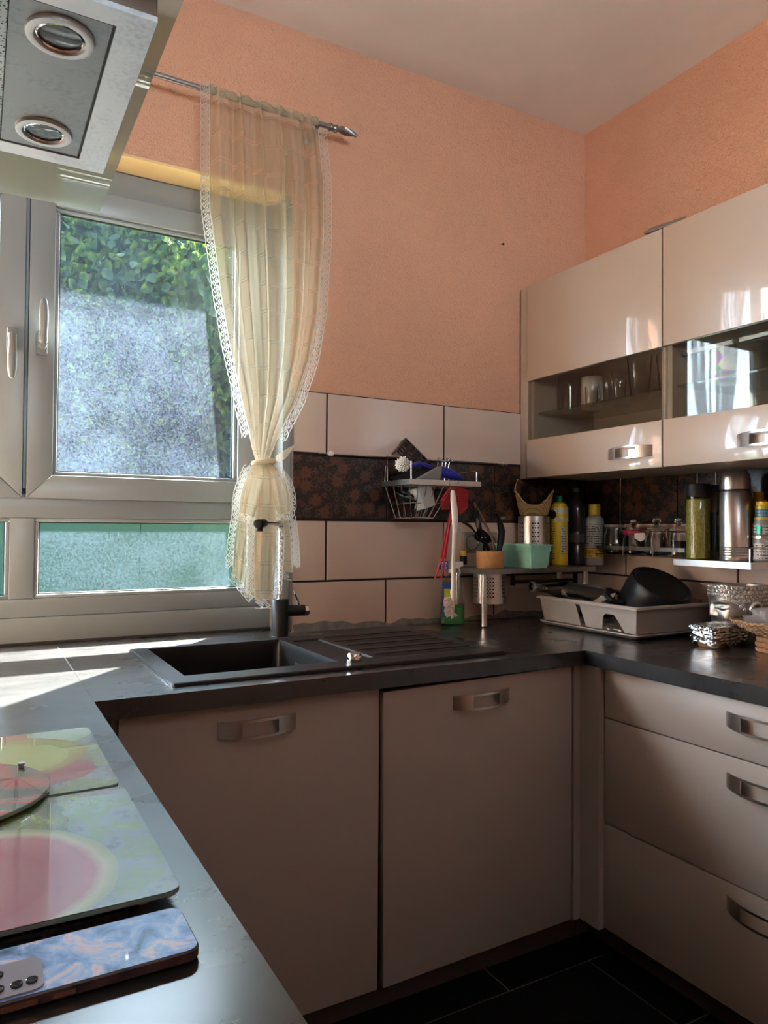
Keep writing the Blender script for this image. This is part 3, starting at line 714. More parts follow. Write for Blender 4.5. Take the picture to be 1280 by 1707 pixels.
def sheer(name, a_main, col):
    """fine sheer cloth: part see-through, part scattering, with double drawn-thread lines (uv in metres)"""
    n = NT(name); u, v, _ = n.xyz(n.uv())
    def dbl(c, per, off):
        m = n.math('SUBTRACT', n.math('MODULO', n.math('ADD', c, 10+off), per), per/2)
        a = n.math('ABSOLUTE', n.math('SUBTRACT', n.math('ABSOLUTE', m), .0045))
        return n.math('LESS_THAN', a, .0016)
    dotu = n.math('GREATER_THAN', n.math('SINE', n.math('MULTIPLY', u, 1500)), -.2); dotv = n.math('GREATER_THAN', n.math('SINE', n.math('MULTIPLY', v, 1500)), -.2)
    hole = n.math('MAXIMUM', n.math('MULTIPLY', dbl(v, .088, .03), dotu), n.math('MULTIPLY', dbl(u, .105, .02), dotv))
    rim_v = n.math('LESS_THAN', n.math('ABSOLUTE', n.math('SUBTRACT', n.math('MODULO', n.math('ADD', v, 10.03), .088), .044)), .0085)
    rim_u = n.math('LESS_THAN', n.math('ABSOLUTE', n.math('SUBTRACT', n.math('MODULO', n.math('ADD', u, 10.02), .105), .0525)), .0085)
    rim = n.math('MAXIMUM', rim_v, rim_u)
    fac = n.math('MULTIPLY_ADD', rim, .02, a_main)
    fac = n.math('MULTIPLY', fac, n.math('MULTIPLY_ADD', hole, -.55, 1.0))
    cloth = n.mixsh(.30, n.sh('ShaderNodeBsdfDiffuse', col), n.sh('ShaderNodeBsdfTranslucent', tuple(min(1, c*1.03) for c in col)))
    n.surf(n.mixsh(fac, n.sh('ShaderNodeBsdfTransparent', (1, 1, 1)), cloth)); return n.m
M_SHEER = sheer('cream_sheer_cloth', .50, (.62, .50, .34))
M_SHEER2 = sheer('cream_gathered_cloth', .70, (.62, .505, .335))
def lacemat():
    n = NT('cream_lace_thread'); 
    n.surf(n.mixsh(.4, n.sh('ShaderNodeBsdfDiffuse', (.66, .60, .50)), n.sh('ShaderNodeBsdfTranslucent', (.66, .60, .50)))); return n.m
M_LACE = lacemat()
def lace(name, f, L, parent, w=.03, cell=.021):
    """crocheted border: f(s, t) gives the point s metres along and t metres out"""
    bm = NB()
    def quadring(cs, ct, a, b, k):
        o = [bm.verts.new(f(cs+dx*a, ct+dy*b)) for dx, dy in ((1, 0), (.5, .5), (0, 1), (-.5, .5), (-1, 0), (-.5, -.5), (0, -1), (.5, -.5))]
        i = [bm.verts.new(f(cs+dx*a*k, ct+dy*b*k)) for dx, dy in ((1, 0), (.5, .5), (0, 1), (-.5, .5), (-1, 0), (-.5, -.5), (0, -1), (.5, -.5))]
        for q in range(8): bm.faces.new((o[q], o[(q+1) % 8], i[(q+1) % 8], i[q]))
    def strip(t0, t1, wob=0):
        n = int(L/cell*4); pv = None
        for q in range(n+1):
            s = L*q/n; wv = wob*abs(math.sin(PI*s/cell))
            c = (bm.verts.new(f(s, t0+wv)), bm.verts.new(f(s, t1+wv)))
            if pv: bm.faces.new((pv[0], pv[1], c[1], c[0]))
            pv = c
    n = int(L/cell)
    for q in range(n):
        s = (q+.5)*cell
        quadring(s, w*.28, cell*.50, w*.26, .52); quadring(s+cell/2, w*.64, cell*.48, w*.24, .5)
        quadring(s, w*.28, cell*.16, w*.09, .3)
    strip(-.002, w*.05); strip(w*.86, w*.97, w*.10)
    return O(name, bm, M_LACE, parent, nofix=True)

cu = T('curtain', 'sheer cream curtain with lace borders, knotted at mid height beside the sink', 'curtain', (-1.43, -.08, 1.0))
Lt = [(2.590, -1.652), (2.2, -1.646), (1.95, -1.612), (1.80, -1.580), (1.687, -1.548), (1.58, -1.520), (1.50, -1.488), (1.452, -1.462)]
Rt = [(2.590, -1.238), (2.40, -1.213), (2.19, -1.208), (1.95, -1.222), (1.795, -1.250), (1.65, -1.300), (1.56, -1.348), (1.50, -1.385), (1.452, -1.414)]
LW = .027
def foldy(u, z):
    k = min(1, max(0, (2.585-z)/.12)); g = min(1, max(0.0, (z-1.45)/.5))
    a = (.010+.010*k)*(.45+.55*g)
    return a*(math.sin(2*PI*(6.3*u+.12*math.sin(2.2*z)))+.45*math.sin(2*PI*(11*u+.3)+1.1*z))
def fab(u, z):
    xl = interp(Lt, z)+LW; xr = interp(Rt, z)-LW
    if z < 1.56: q = (1.56-z)/.108*LW*.8; xl -= q; xr += q
    uu = u+.012*math.sin(2*PI*5.2*u+.8)
    return (lerp(xl, xr, uu), -.082+foldy(u, z)-.012*(2.585-z)*.3, z)
ZT = 2.585
bm = NB(); grid(bm, lambda u, v: fab(u, lerp(ZT, 1.452, v)), 110, 70, lambda u, v: (u*.72, v*1.133)); O('panel', bm, M_SHEER, cu, nofix=True, ang=80)
def hdr(u, v):
    """rod pocket: cloth looped over the rod"""
    a = lerp(-PI*.35, PI*1.1, v); x = fab(u, ZT)[0]; r = .0125+.0035*math.sin(2*PI*(6.3*u))+.002*math.sin(60*u)
    return (x, -.08-r*math.cos(a)*.9, RZc+r*math.sin(a)+.003*math.sin(40*u))
bm = NB(); grid(bm, hdr, 90, 8, lambda u, v: (u*.72, v*.05)); O('rod_pocket', bm, M_SHEER2, cu, nofix=True, ang=80)
def edgeL(s, t): z = ZT-s; p = fab(0, z); return (p[0]-t*.93, p[1]+.006*math.sin(9*z)-t*.2, z+.0)
def edgeR(s, t): z = ZT-s; p = fab(1, z); return (p[0]+t*.98, p[1]+.004*math.sin(7*z), z)
lace('lace_border', edgeL, 1.06, cu, LW+.003); lace('lace_border', edgeR, 1.06, cu, LW+.003, .0235)
# knot
bm = NB(); tube(bm, [(-1.439+.031*math.cos(a), -.098+.024*math.sin(a), 1.452+.005*math.cos(a+.6)) for a in [2*PI*i/20 for i in range(20)]], .0085, 8, closed=True); O('knot', bm, M_SHEER2, cu)
# gathered tails below the knot
def tail(nm, tx0, tx1, b0, b1, y0, yb, nf, amp, bul=.0, lace_sides=(1, 1), lw=.028, seed=0, ph=0):
    def f(u, v):
        top = Vector((lerp(tx0, tx1, u), -.098-.010*math.sin(PI*u), 1.452)); bot = Vector((lerp(b0[0], b1[0], u), yb, lerp(b0[1], b1[1], u)))
        e = v**.72
        p = Vector((lerp(top.x, bot.x, e), lerp(top.y, y0 if v < .5 else lerp(y0, yb, (v-.5)*2), min(1, v*3)), lerp(top.z, bot.z, v)))
        a = amp*min(1, v*1.6+.15)
        p.y += a*math.sin(2*PI*nf*u+ph+1.3*v)+.3*a*math.sin(2*PI*nf*2.3*u+2+seed); p.x += .25*a*math.cos(2*PI*nf*u+ph)+bul*math.sin(PI*v)*(u-.5)*2
        return p
    Wd = abs(b1[0]-b0[0]); Ln = 1.452-(b0[1]+b1[1])/2
    bm = NB(); grid(bm, f, 40, 36, lambda u, v: (u*max(.12, Wd*1.6)+seed*.1, v*Ln)); o = O('tail', bm, M_SHEER2, cu, nofix=True, ang=80)
    dirb = (Vector((b1[0], 0, b1[1]))-Vector((b0[0], 0, b0[1]))).normalized(); nrm = Vector((dirb.z, 0, -dirb.x)); nrm = nrm if nrm.z < 0 else -nrm
    Lb = ((b1[0]-b0[0])**2+(b1[1]-b0[1])**2)**.5
    lace('lace_border', lambda s, t: tuple(f(min(1, s/Lb), 1)+nrm*t), Lb, o, lw)
    if lace_sides[0]: lace('lace_border', lambda s, t: tuple(f(0, .06+.94*min(1, s/Ln))+Vector((-t, 0, 0))), Ln*.96, o, lw)
    if lace_sides[1]: lace('lace_border', lambda s, t: tuple(f(1, .06+.94*min(1, s/Ln))+Vector((t, 0, 0))), Ln*.96, o, lw)
tail('tail', -1.462, -1.425, (-1.524, 1.115), (-1.455, 1.035), -.082, -.072, 1.6, .008, .012, (1, 0), .022, 1)
tail('tail', -1.452, -1.420, (-1.466, 1.032), (-1.410, 1.030), -.118, -.112, 1.5, .007, .010, (1, 1), .026, 2, 1)
tail('tail', -1.432, -1.414, (-1.385, 1.120), (-1.325, 1.110), -.072, -.060, 1.4, .008, .012, (0, 1), .026, 3, 2)
tail('tail', -1.468, -1.440, (-1.524, 1.296), (-1.478, 1.282), -.128, -.128, 1.1, .007, .012, (1, 0), .022, 4, .5)
tail('tail', -1.436, -1.415, (-1.398, 1.290), (-1.362, 1.300), -.132, -.128, 1.1, .006, .012, (0, 1), .020, 5, 1.5)
# loose lace flap just above the knot on the right
bm = NB(); grid(bm, lambda u, v: (lerp(-1.395, -1.318, u), -.085+.010*math.sin(5*u), lerp(1.475, 1.525, u)-.030*v*math.sin(PI*min(1, u+.15))), 16, 4, lambda u, v: (u*.08, v*.03)); O('flap', bm, M_SHEER2, cu, nofix=True, ang=80)
# ------------------------------------------------------------------ small things
M_WIRE = P('chromed_wire', (.62, .61, .60), .18, 1, var=.03)
M_WHITEP = P('white_plastic', (.78, .75, .70), .35)
M_BRIST = P('cream_bristles', (.74, .68, .60), .7)
M_BLUE = P('blue_plastic', (.012, .018, .30), .3)
M_RED = P('red_plastic', (.50, .012, .025), .35)
M_GREYP = P('grey_plastic', (.23, .23, .22), .45)
M_CLEARP = glass('clear_plastic', (.80, .82, .80), dust=.10, dcol=(.7, .7, .7), rough=.05)
M_MINT = P('mint_plastic', (.36, .76, .62), .4)
M_BAMBOO = P('bamboo_wood', (.58, .29, .10), .5, var=.12, nscale=50)
M_YEL = P('yellow_plastic', (.72, .50, .015), .35)
M_JARG = clear('jar_glass', (.95, .97, .96))

def wrap_label(parent, c, r, a0, a1, z0, z1, mat, name='label', n=14):
    bm = NB(); grid(bm, lambda u, v: (c[0]+r*math.cos(lerp(a0, a1, u)), c[1]+r*math.sin(lerp(a0, a1, u)), lerp(z0, z1, v)), n, 1)
    return O(name, bm, mat, parent)
def printmat(name, base, bars, sx=1):
    """flat label print: base colour with rows of small dark marks"""
    n = NT(name); p = n.pos(); x, y, z = n.xyz(p)
    h = n.math('ADD', n.math('MULTIPLY', x, .65), n.math('MULTIPLY', y, -.75))
    row = n.math('LESS_THAN', n.math('MODULO', n.math('ADD', z, 5), .0095), .0042)
    c = n.n('ShaderNodeCombineXYZ'); n.L(n.math('MULTIPLY', h, 260), c.inputs[0]); n.L(n.math('FLOOR', n.math('DIVIDE', z, .0095)), c.inputs[1])
    w = n.n('ShaderNodeTexWhiteNoise', noise_dimensions='2D'); f = n.n('ShaderNodeVectorMath', operation='FLOOR'); n.L(c.outputs[0], f.inputs[0]); n.L(f.outputs[0], w.inputs['Vector'])
    n.L(n.mix(n.math('MULTIPLY', row, n.math('GREATER_THAN', w.outputs['Value'], .35)), base, bars), n.b.inputs['Base Color']); n.b.inputs['Roughness'].default_value = .4
    return n.m
L_GREY = printmat('grey_label', (.42, .41, .36), (.05, .05, .05)); L_YEL = printmat('yellow_label', (.70, .50, .05), (.12, .07, .02)); L_WHITE = printmat('white_label', (.62, .61, .58), (.12, .12, .13)); L_BLUE = printmat('dark_blue_label', (.02, .05, .12), (.35, .33, .28)); L_TEAL = printmat('blue_green_label', (.05, .20, .28), (.3, .42, .45)); L_BARC = printmat('striped_label', (.55, .54, .58), (.06, .05, .14))
A_CAM = math.atan2(-2.2364+.2, -2.2089+.2)       # direction from the corner towards the open room

# -- wall rail with spare hooks
rl = T('wall_rail', 'thin steel rail with round end knobs along the floral tile band', 'rail', (-.82, -.02, 1.49))
bm = NB(); cyl(bm, (-1.222, -.022, 1.499), (-.425, -.022, 1.499), .0035, n=10); O('bar', bm, M_WIRE, rl)
for x in (-1.180, -.462):
    bm = NB(); lat(bm, [(0, 0), (.007, 0), (.007, .018), (.009, .02), (.009, .028), (.006, .032), (0, .033)], (x, -.0105, 1.499), 16, (0, -1, 0)); O('end_knob', bm, M_WHITEP if x < -1 else M_STEEL, rl)
lbls = ('leftmost spare chrome hook on the wall rail, right of the black caddy', 'second spare chrome hook from the left on the wall rail', 'third spare chrome hook from the left on the wall rail', 'rightmost spare chrome hook on the wall rail')
for i, x in enumerate((-.742, -.722, -.708, -.694)):
    bm = NB(); tube(bm, [(x+.002*i, -.022+.008*math.cos(a)*-1, 1.499+.0075*math.sin(a)+.003) for a in [PI*k/6-.3 for k in range(8)]]+[(x, -.014, 1.48), (x+.002, -.013, 1.462), (x+.002, -.022, 1.453), (x+.002, -.030, 1.460)], .0016, 6)
    tag(O('hook', bm, M_WIRE), lbls[i], 'hook', 'spare hooks on the wall rail')

# -- hanging shelf with wire basket
sh = T('hanging_shelf', 'steel shelf with a wire basket hanging from the rail over the sink', 'shelf', (-.835, -.11, 1.40))
bm = NB(); bx(bm, -.975, -.690, -.205, -.020, 1.4115, 1.4135); bx(bm, -.975, -.690, -.2065, -.2045, 1.396, 1.4135); bx(bm, -.975, -.690, -.0205, -.019, 1.396, 1.4115); bx(bm, -.9765, -.975, -.2065, -.019, 1.396, 1.4135); bx(bm, -.690, -.6885, -.2065, -.019, 1.396, 1.4135); O('shelf_plate', bm, M_STEEL, sh)
bm = NB()
for x in (-.955, -.715): tube(bm, [(x, -.020, 1.405), (x, -.0175, 1.45), (x, -.0175, 1.500), (x, -.021, 1.5055), (x, -.0265, 1.501)], .002, 6)
tube(bm, [(-.700, -.195, 1.412), (-.700, -.195, 1.447), (-.702, -.19, 1.449), (-.702, -.03, 1.449), (-.702, -.024, 1.41)], .0022, 6)
tube(bm, [(-.968, -.200, 1.412), (-.968, -.200, 1.47), (-.968, -.03, 1.47), (-.968, -.024, 1.41)], .0022, 6)
O('guard_wire', bm, M_WIRE, sh)
bm = NB(); x0, x1, y0, y1 = -.972, -.800, -.195, -.035; X0, X1, Y0, Y1 = -.945, -.858, -.165, -.06; zt, zb = 1.396, 1.287
def rectw(x0, x1, y0, y1, z, r=.0019): tube(bm, [(x0, y0, z), (x1, y0, z), (x1, y1, z), (x0, y1, z)], r, 5, closed=True)
rectw(x0, x1, y0, y1, zt); rectw(X0, X1, Y0, Y1, zb); rectw(lerp(X0, x0, .45), lerp(X1, x1, .45), lerp(Y0, y0, .45), lerp(Y1, y1, .45), lerp(zb, zt, .45))
for t in (0, .2, .4, .6, .8, 1):
    for ya, yb in ((y0, Y0), (y1, Y1)): tube(bm, [(lerp(x0, x1, t), ya, zt), (lerp(X0, X1, t), yb, zb)], .0016, 5)
for t in (.33, .67):
    for xa, xb in ((x0, X0), (x1, X1)): tube(bm, [(xa, lerp(y0, y1, t), zt), (xb, lerp(Y0, Y1, t), zb)], .0016, 5)
    tube(bm, [(X0, lerp(Y0, Y1, t), zb), (X1, lerp(Y0, Y1, t), zb)], .0016, 5)
O('wire_basket', bm, M_WIRE, sh)

def perfplate(bm, o, e1, e2, n1, n2, hole=.62, th=.003, oval=.7, skip=None):
    """plate with a grid of oval holes; o corner, e1/e2 edges"""
    o, e1, e2 = Vector(o), Vector(e1), Vector(e2); K = 12
    nr = e1.cross(e2).normalized()*th
    for i in range(n1):
        for j in range(n2):
            c = o+e1*((i+.5)/n1)+e2*((j+.5)/n2); a, b = e1/n1/2, e2/n2/2
            if skip and skip(i, j):
                vs = [bm.verts.new(c+a*s+b*t) for s, t in ((-1, -1), (1, -1), (1, 1), (-1, 1))]; bm.faces.new(vs); continue
            outer, inner = [], []
            for k in range(K):
                t = 2*PI*(k+.5)/K; cs, sn = math.cos(t), math.sin(t); m = max(abs(cs), abs(sn))
                outer.append(bm.verts.new(c+a*(cs/m)+b*(sn/m))); inner.append(bm.verts.new(c+a*(cs*hole)+b*(sn*hole*oval)))
            for k in range(K): bm.faces.new((outer[k], outer[(k+1) % K], inner[(k+1) % K], inner[k]))
    bmesh.ops.remove_doubles(bm, verts=bm.verts, dist=.0003)
    bmesh.ops.recalc_face_normals(bm, faces=bm.faces)
    bmesh.ops.solidify(bm, geom=list(bm.faces), thickness=th)
A = Vector((-.888, -.035, 1.570)); e1 = Vector((.116, .0, -.092)); e2 = Vector((-.082, -.078, -.058))
cd = T('drainer_caddy', 'black perforated plastic caddy tilted on its corner on the hanging shelf', 'caddy', (-.90, -.1, 1.414))
bm = NB(); perfplate(bm, A, e1, e2, 5, 5, .74, .003, .66); O('perforated_base', bm, M_BLACK, cd)
nr = e1.cross(e2).normalized(); nr = nr if nr.y < 0 else -nr
bm = NB()
for p, q in ((A, e1), (A, e2), (A+e1, e2)):
    poly(bm, [p-nr*.0, p+q, p+q-nr*.022, p-nr*.022], (q.cross(nr)).normalized()*.0025)
O('rim_wall', bm, M_BLACK, cd)
bm = NB(); poly(bm, [(-.975, -.150, 1.4145), (-.82, -.150, 1.4145), (-.815, -.150, 1.438), (-.86, -.145, 1.470), (-.975, -.120, 1.425)], (0, .06, 0)); bmesh.ops.bevel(bm, geom=list(bm.edges), offset=.004, segments=2, affect='EDGES'); O('lower_tray', bm, M_BLACK, cd)
# dish brush
db = T('dish_brush', 'round dish brush with white bristles and blue handle on the hanging shelf', 'brush', (-.97, -.175, 1.414))
hc = Vector((-.985, -.178, 1.462)); hd_ = Vector((-.55, -.72, -.05)).normalized()
bm = NB(); random.seed(3)
for i in range(70):
    k = i/70; ph = i*2.39996; rr = math.sqrt(k)*.019; a = hd_.orthogonal().normalized(); b = hd_.cross(a)
    d = a*math.cos(ph)+b*math.sin(ph); p0 = hc+d*rr*.7-hd_*.004; p1 = hc+d*rr*1.38+hd_*(.021-.009*k)
    cyl(bm, p0, p1, .0017, .0026, 5)
O('bristles', bm, M_BRIST, db); tag(db.children[-1], kind='stuff')
bm = NB(); lat(bm, [(0, 0), (.02, 0), (.022, .004), (.018, .010), (.008, .013), (0, .013)], hc-hd_*.001, 20, -hd_); O('brush_head', bm, M_BLUE, db)
bm = NB(); tube(bm, [hc-hd_*.010, hc-hd_*.016+Vector((.03, 0, -.003)), (-.915, -.165, 1.468), (-.86, -.150, 1.462)], [.006, .008, .0085, .007], 8); O('handle', bm, M_BLUE, db)
# scraper with blue grip
sc_ = T('dish_scraper', 'grey wedge scraper with a blue grip lying on the hanging shelf', 'scraper', (-.84, -.188, 1.414))
bm = NB(); poly(bm, [(-.935, -.198, 1.4145), (-.850, -.198, 1.4145), (-.842, -.198, 1.463)], (0, .035, 0)); bmesh.ops.bevel(bm, geom=list(bm.edges), offset=.003, segments=2, affect='EDGES'); O('blade', bm, M_GREYP, sc_)
rs = []
for x, z, h, w in ((-.845, 1.440, .020, .012), (-.835, 1.443, .022, .015), (-.80, 1.437, .020, .016), (-.765, 1.428, .012, .014), (-.752, 1.424, .006, .008)):
    rs.append([(x, -.182+w*math.cos(a), z+h*math.sin(a)*.9) for a in [2*PI*k/12 for k in range(12)]])
bm = NB(); rings(bm, rs); O('grip', bm, M_BLUE, sc_)
# things in the wire basket
bk = T('measuring_cup', 'clear plastic cup leaning in the wire basket under the hanging shelf', 'cup', (-.86, -.17, 1.30))
ax = Vector((.30, -.10, -.95)).normalized(); c0 = Vector((-.905, -.150, 1.392))
bm = NB()
def sq(o, s, n=4): 
    a = ax.cross(Vector((0, 1, 0))).normalized(); b = ax.cross(a)
    return [o+(a*math.cos(t)+b*math.sin(t))*s*1.25*(1/max(abs(math.cos(t)), abs(math.sin(t))))**.75*.8 for t in [2*PI*(k+.5)/24 for k in range(24)]]
rings(bm, [sq(c0, .036), sq(c0+ax*.074, .029), sq(c0+ax*.076, .026)], False, True); rings(bm, [sq(c0, .0385), sq(c0+ax*.004, .036)], False, False); O('cup_body', bm, P('frosted_plastic', (.40, .41, .39), .25, 0, spec=.6), bk)
bs = T('black_strainer', 'black plastic sink strainer lying in the wire basket beneath the shelf', 'strainer', (-.93, -.11, 1.33))
bm = NB(); lat(bm, [(0, 0), (.030, 0), (.040, .020), (.046, .022), (.046, .025), (.036, .024), (.026, .005), (0, .005)], (-.935, -.115, 1.335), 24, (.25, -.3, .9)); lat(bm, [(.026, .030), (.034, .026), (.036, .032), (.026, .034)], (-.935, -.115, 1.342), 24, (.25, -.3, .9)); O('strainer_bowl', bm, M_BLACK, bs)
bm = NB(); tube(bm, [(-.955, -.13, 1.352), (-.93, -.15, 1.358), (-.895, -.14, 1.372), (-.885, -.11, 1.38)], .006, 8); O('strainer_handle', bm, M_GREYP, bs)

# -- fly swatter and bottle brush hanging from the shelf front
fs = T('fly_swatter', 'red plastic fly swatter hanging head up from the hanging shelf', 'fly swatter', (-.83, -.195, 1.08))
bm = NB(); out = [(-.790, 1.402), (-.735, 1.377), (-.741, 1.325), (-.770, 1.303), (-.800, 1.318), (-.846, 1.316), (-.850, 1.345), (-.812, 1.392)]
def ys(x): return -.198+.03*(x+.79)
loop = [(x, ys(x), z) for x, z in out]; tube(bm, loop, .0025, 6, closed=True)
def inside(x, z):
    c = False
    for (xa, za), (xb, zb) in zip(out, out[1:]+out[:1]):
        if (za > z) != (zb > z) and x < (xb-xa)*(z-za)/(zb-za)+xa: c = not c
    return c
for k in range(-14, 30):
    for s in (1, -1):
        run = []
        for q in range(60):
            t = q/59; x = -.86+.13*t; z = 1.30+k*.0075+s*(x+.795)*.9+.0
            if inside(x, z): run.append((x, ys(x), z))
        if len(run) > 2: tube(bm, [run[0], run[-1]], .0012, 4)
O('swatter_head', bm, M_RED, fs); tag(fs.children[-1], label='red mesh head')
bm = NB(); poly(bm, [(-.806, ys(-.8), 1.330), (-.800, ys(-.8), 1.330), (-.826, ys(-.8), 1.150), (-.852, ys(-.85), 1.150)], (0, .003, 0))
for a, b in (((-.847, 1.152), (-.874, 1.082)), ((-.832, 1.152), (-.849, 1.080))): tube(bm, [(a[0], ys(a[0]), a[1]), (b[0], ys(b[0]), b[1])], .0032, 6)
tube(bm, [(-.803, ys(-.8), 1.33), (-.839, ys(-.8), 1.152)], .0035, 6)
O('swatter_handle', bm, M_RED, fs)
for i, (x, y, z, lb) in enumerate(((-.786, -.2045, 1.402, 'thin wire hook holding the red fly swatter under the shelf edge'), (-.822, -.2095, 1.378, 'thin wire hook holding the white bottle brush under the shelf edge'))):
    bm = NB(); tube(bm, [(x, -.200, 1.4155), (x, -.209, 1.4165), (x, -.2105, 1.408), (x, y-.002, z+.002), (x, y+.004, z-.006), (x, y+.010, z-.002)], .0012, 6); tag(O('hook', bm, M_WIRE), lb, 'hook', 'hooks under the shelf edge')
bb = T('bottle_brush', 'long white bottle brush hanging head down in front of the spray bottle', 'brush', (-.822, -.228, .96))
rs = [(-.822, 1.380, .005), (-.822, 1.372, .0085), (-.819, 1.345, .011), (-.813, 1.300, .0125), (-.812, 1.255, .010), (-.815, 1.210, .0075), (-.818, 1.16, .0068), (-.819, 1.05, .0065), (-.819, 1.045, .010), (-.819, 1.036, .010), (-.819, 1.030, .0085), (-.820, .985, .0075), (-.820, .972, .006)]
bm = NB(); rings(bm, [[(x+r*math.cos(a), -.228+r*.7*math.sin(a), z) for a in [2*PI*k/14 for k in range(14)]] for x, z, r in rs]); O('brush_handle', bm, P('cream_white_plastic', (.82, .76, .68), .35), bb)
bm = NB(); random.seed(5)
for j in range(13):
    for k in range(9):
        a = PI*.5+PI*k/8; z = 1.024-.0042*j; l = .030 if a < 4.5 else .026
        d = Vector((-.7+.4*math.cos(k*.8), math.sin(k*.8-1.6)*.7, -.25-.03*j)).normalized()
        p = Vector((-.823, -.228, z)); cyl(bm, p, p+d*.027+Vector((R()-.5, R()-.5, R()-.5))*.004, .0011, .0013, 4)
for k in range(40):
    a = k*2.4; d = Vector((math.cos(a)*.8, math.sin(a)*.8, -.5-.3*R())).normalized(); p = Vector((-.820, -.228, .975)); cyl(bm, p, p+d*.022, .0011, .0013, 4)
O('bristles', bm, P('brown_white_bristles', (.62, .50, .42), .7), bb); tag(bb.children[-1], kind='stuff')

# -- spray bottle with green liquid
sp = T('spray_bottle', 'clear spray bottle half full of green cleaning liquid on the worktop', 'spray bottle', (-.722, -.085, CT))
def rr_(w, d, z, cx=-.722, cy=-.085, r=.016): 
    c, s = math.cos(-.45), math.sin(-.45)
    return [(cx+(x*c-y*s), cy+(x*s+y*c), z) for x, y, _ in rrect(-w, w, -d, d, min(r, w*.9, d*.9), 0, 4)]
bm = NB(); rings(bm, [rr_(.039, .024, CT+.001), rr_(.042, .026, CT+.005), rr_(.042, .026, CT+.085), rr_(.038, .024, CT+.13), rr_(.036, .022, CT+.155), rr_(.022, .018, CT+.170), rr_(.013, .013, CT+.178, r=.012), rr_(.013, .013, CT+.186, r=.012)], True, True); O('bottle', bm, M_CLEARP, sp)
def liq():
    n = NT('green_liquid'); n.b.inputs['Base Color'].default_value = (.0, .25, .02, 1); n.b.inputs['Roughness'].default_value = .15
    n.L(n.ramp(n.noise(n.pos(), 8, 2), [(.3, (.0, .19, .02)), (.7, (.01, .30, .03))]), n.b.inputs['Base Color']); return n.m
bm = NB(); rings(bm, [rr_(.0375, .0225, CT+.003), rr_(.0405, .0245, CT+.007), rr_(.0405, .0245, CT+.072)], True, True); O('liquid', bm, liq(), sp)
bm = NB()
def onface(w, d, z): c, s = math.cos(-.45), math.sin(-.45); return (-.722+(w*c-d*s), -.085+(w*s+d*c), z)
def face(w0, w1, z0, z1, mat, nm, off=.0008, dd=-.026, taper=0):
    bm = NB(); vs = [bm.verts.new(onface(w, dd-off+(0 if z < CT+.09 else (z-CT-.09)*.05), z)) for w, z in ((w0, z0), (w1, z0), (w1, z1), (w0, z1))]; bm.faces.new(vs); return O(nm, bm, mat, sp)
face(-.040, .004, CT+.030, CT+.150, P('blue_label_print', (.01, .06, .30), .35), 'label')
face(-.034, -.002, CT+.090, CT+.128, P('lime_label_print', (.42, .55, .02), .35), 'label_patch', .0012)
face(-.036, .0, CT+.070, CT+.088, L_WHITE, 'label_patch', .0012)
bm = NB(); lat(bm, [(0, .184), (.0155, .184), (.0155, .198), (.012, .200), (0, .200)], (-.722, -.085, CT), 18); O('collar', bm, P('frosted_white', (.55, .54, .52), .3), sp)
bm = NB()
h0 = CT+.200
for w0, w1, z0, z1, d in ((-.012, .026, h0, h0+.024, .010), (.006, .036, h0+.006, h0+.024, .009)):
    vs = rings(bm, [[onface(a, b, z) for a, b in ((w0, -d), (w1, -d), (w1, d), (w0, d))] for z in (z0, z1)])
tube(bm, [onface(.020, 0, h0+.004), onface(.026, 0, h0-.014), onface(.020, 0, h0-.030)], .004, 6)
O('trigger', bm, P('frosted_white', (.55, .54, .52), .3), sp)
bm = NB(); vs = [onface(a, b, z) for a, b, z in ((-.048, -.012, h0-.004), (-.018, -.012, h0-.004), (-.018, -.012, h0+.026), (-.048, -.012, h0+.026))]; poly(bm, vs, (.002, .008, 0)); O('neck_tag', bm, P('blue_label_print', (.01, .06, .30), .35), sp)
bm = NB()
for j, (a, b) in enumerate(((-.044, -.022), (-.041, -.025), (-.043, -.023))):
    z = h0+.019-.0085*j; k = 5
    for q in range(k):
        w0 = lerp(a, b, q/k); w1 = w0+(b-a)/k*.7
        vs = [bm.verts.new(onface(w, -.0126, zz)) for w, zz in ((w0, z-.003), (w1, z-.003), (w1, z+.003), (w0, z+.003))]; bm.faces.new(vs)
O('tag_print', bm, M_WHITEP, sp)

# -- steel corner shelf on legs
cs = T('counter_shelf', 'steel shelf on tubular legs standing on the worktop in the corner', 'shelf', (-.43, -.12, CT))
sx0, sx1, sy0, sy1, sz = -.690, -.165, -.225, -.022, 1.112
bm = NB(); bx(bm, sx0, sx1, sy0, sy1, sz-.002, sz); bx(bm, sx0, sx1, sy0, sy0+.002, sz-.018, sz-.002); bx(bm, sx0, sx0+.002, sy0+.002, sy1, sz-.018, sz-.002); bx(bm, sx1-.002, sx1, sy0+.002, sy1, sz-.018, sz-.002); O('shelf_plate', bm, M_STEELD, cs)
for x, y in ((-.672, -.205), (-.672, -.045), (-.182, -.188), (-.182, -.045)):
    bm = NB(); lat(bm, [(0, .004), (.0105, .004), (.0105, sz-CT-.0022), (0, sz-CT-.0022)], (x, y, CT), 16); q = O('leg', bm, M_STEEL, cs)
    bm = NB(); lat(bm, [(0, .0005), (.0112, .0005), (.0112, .005), (0, .005)], (x, y, CT), 16); O('foot', bm, M_BLACK, q)
bm = NB(); cyl(bm, (-.535, -.190, 1.062), (-.235, -.190, 1.062), .006, n=10)
for x in (-.535, -.235): bx(bm, x-.003, x+.003, -.20, -.18, 1.050, sz-.0022)
O('roll_bar', bm, M_BLACKM, cs)

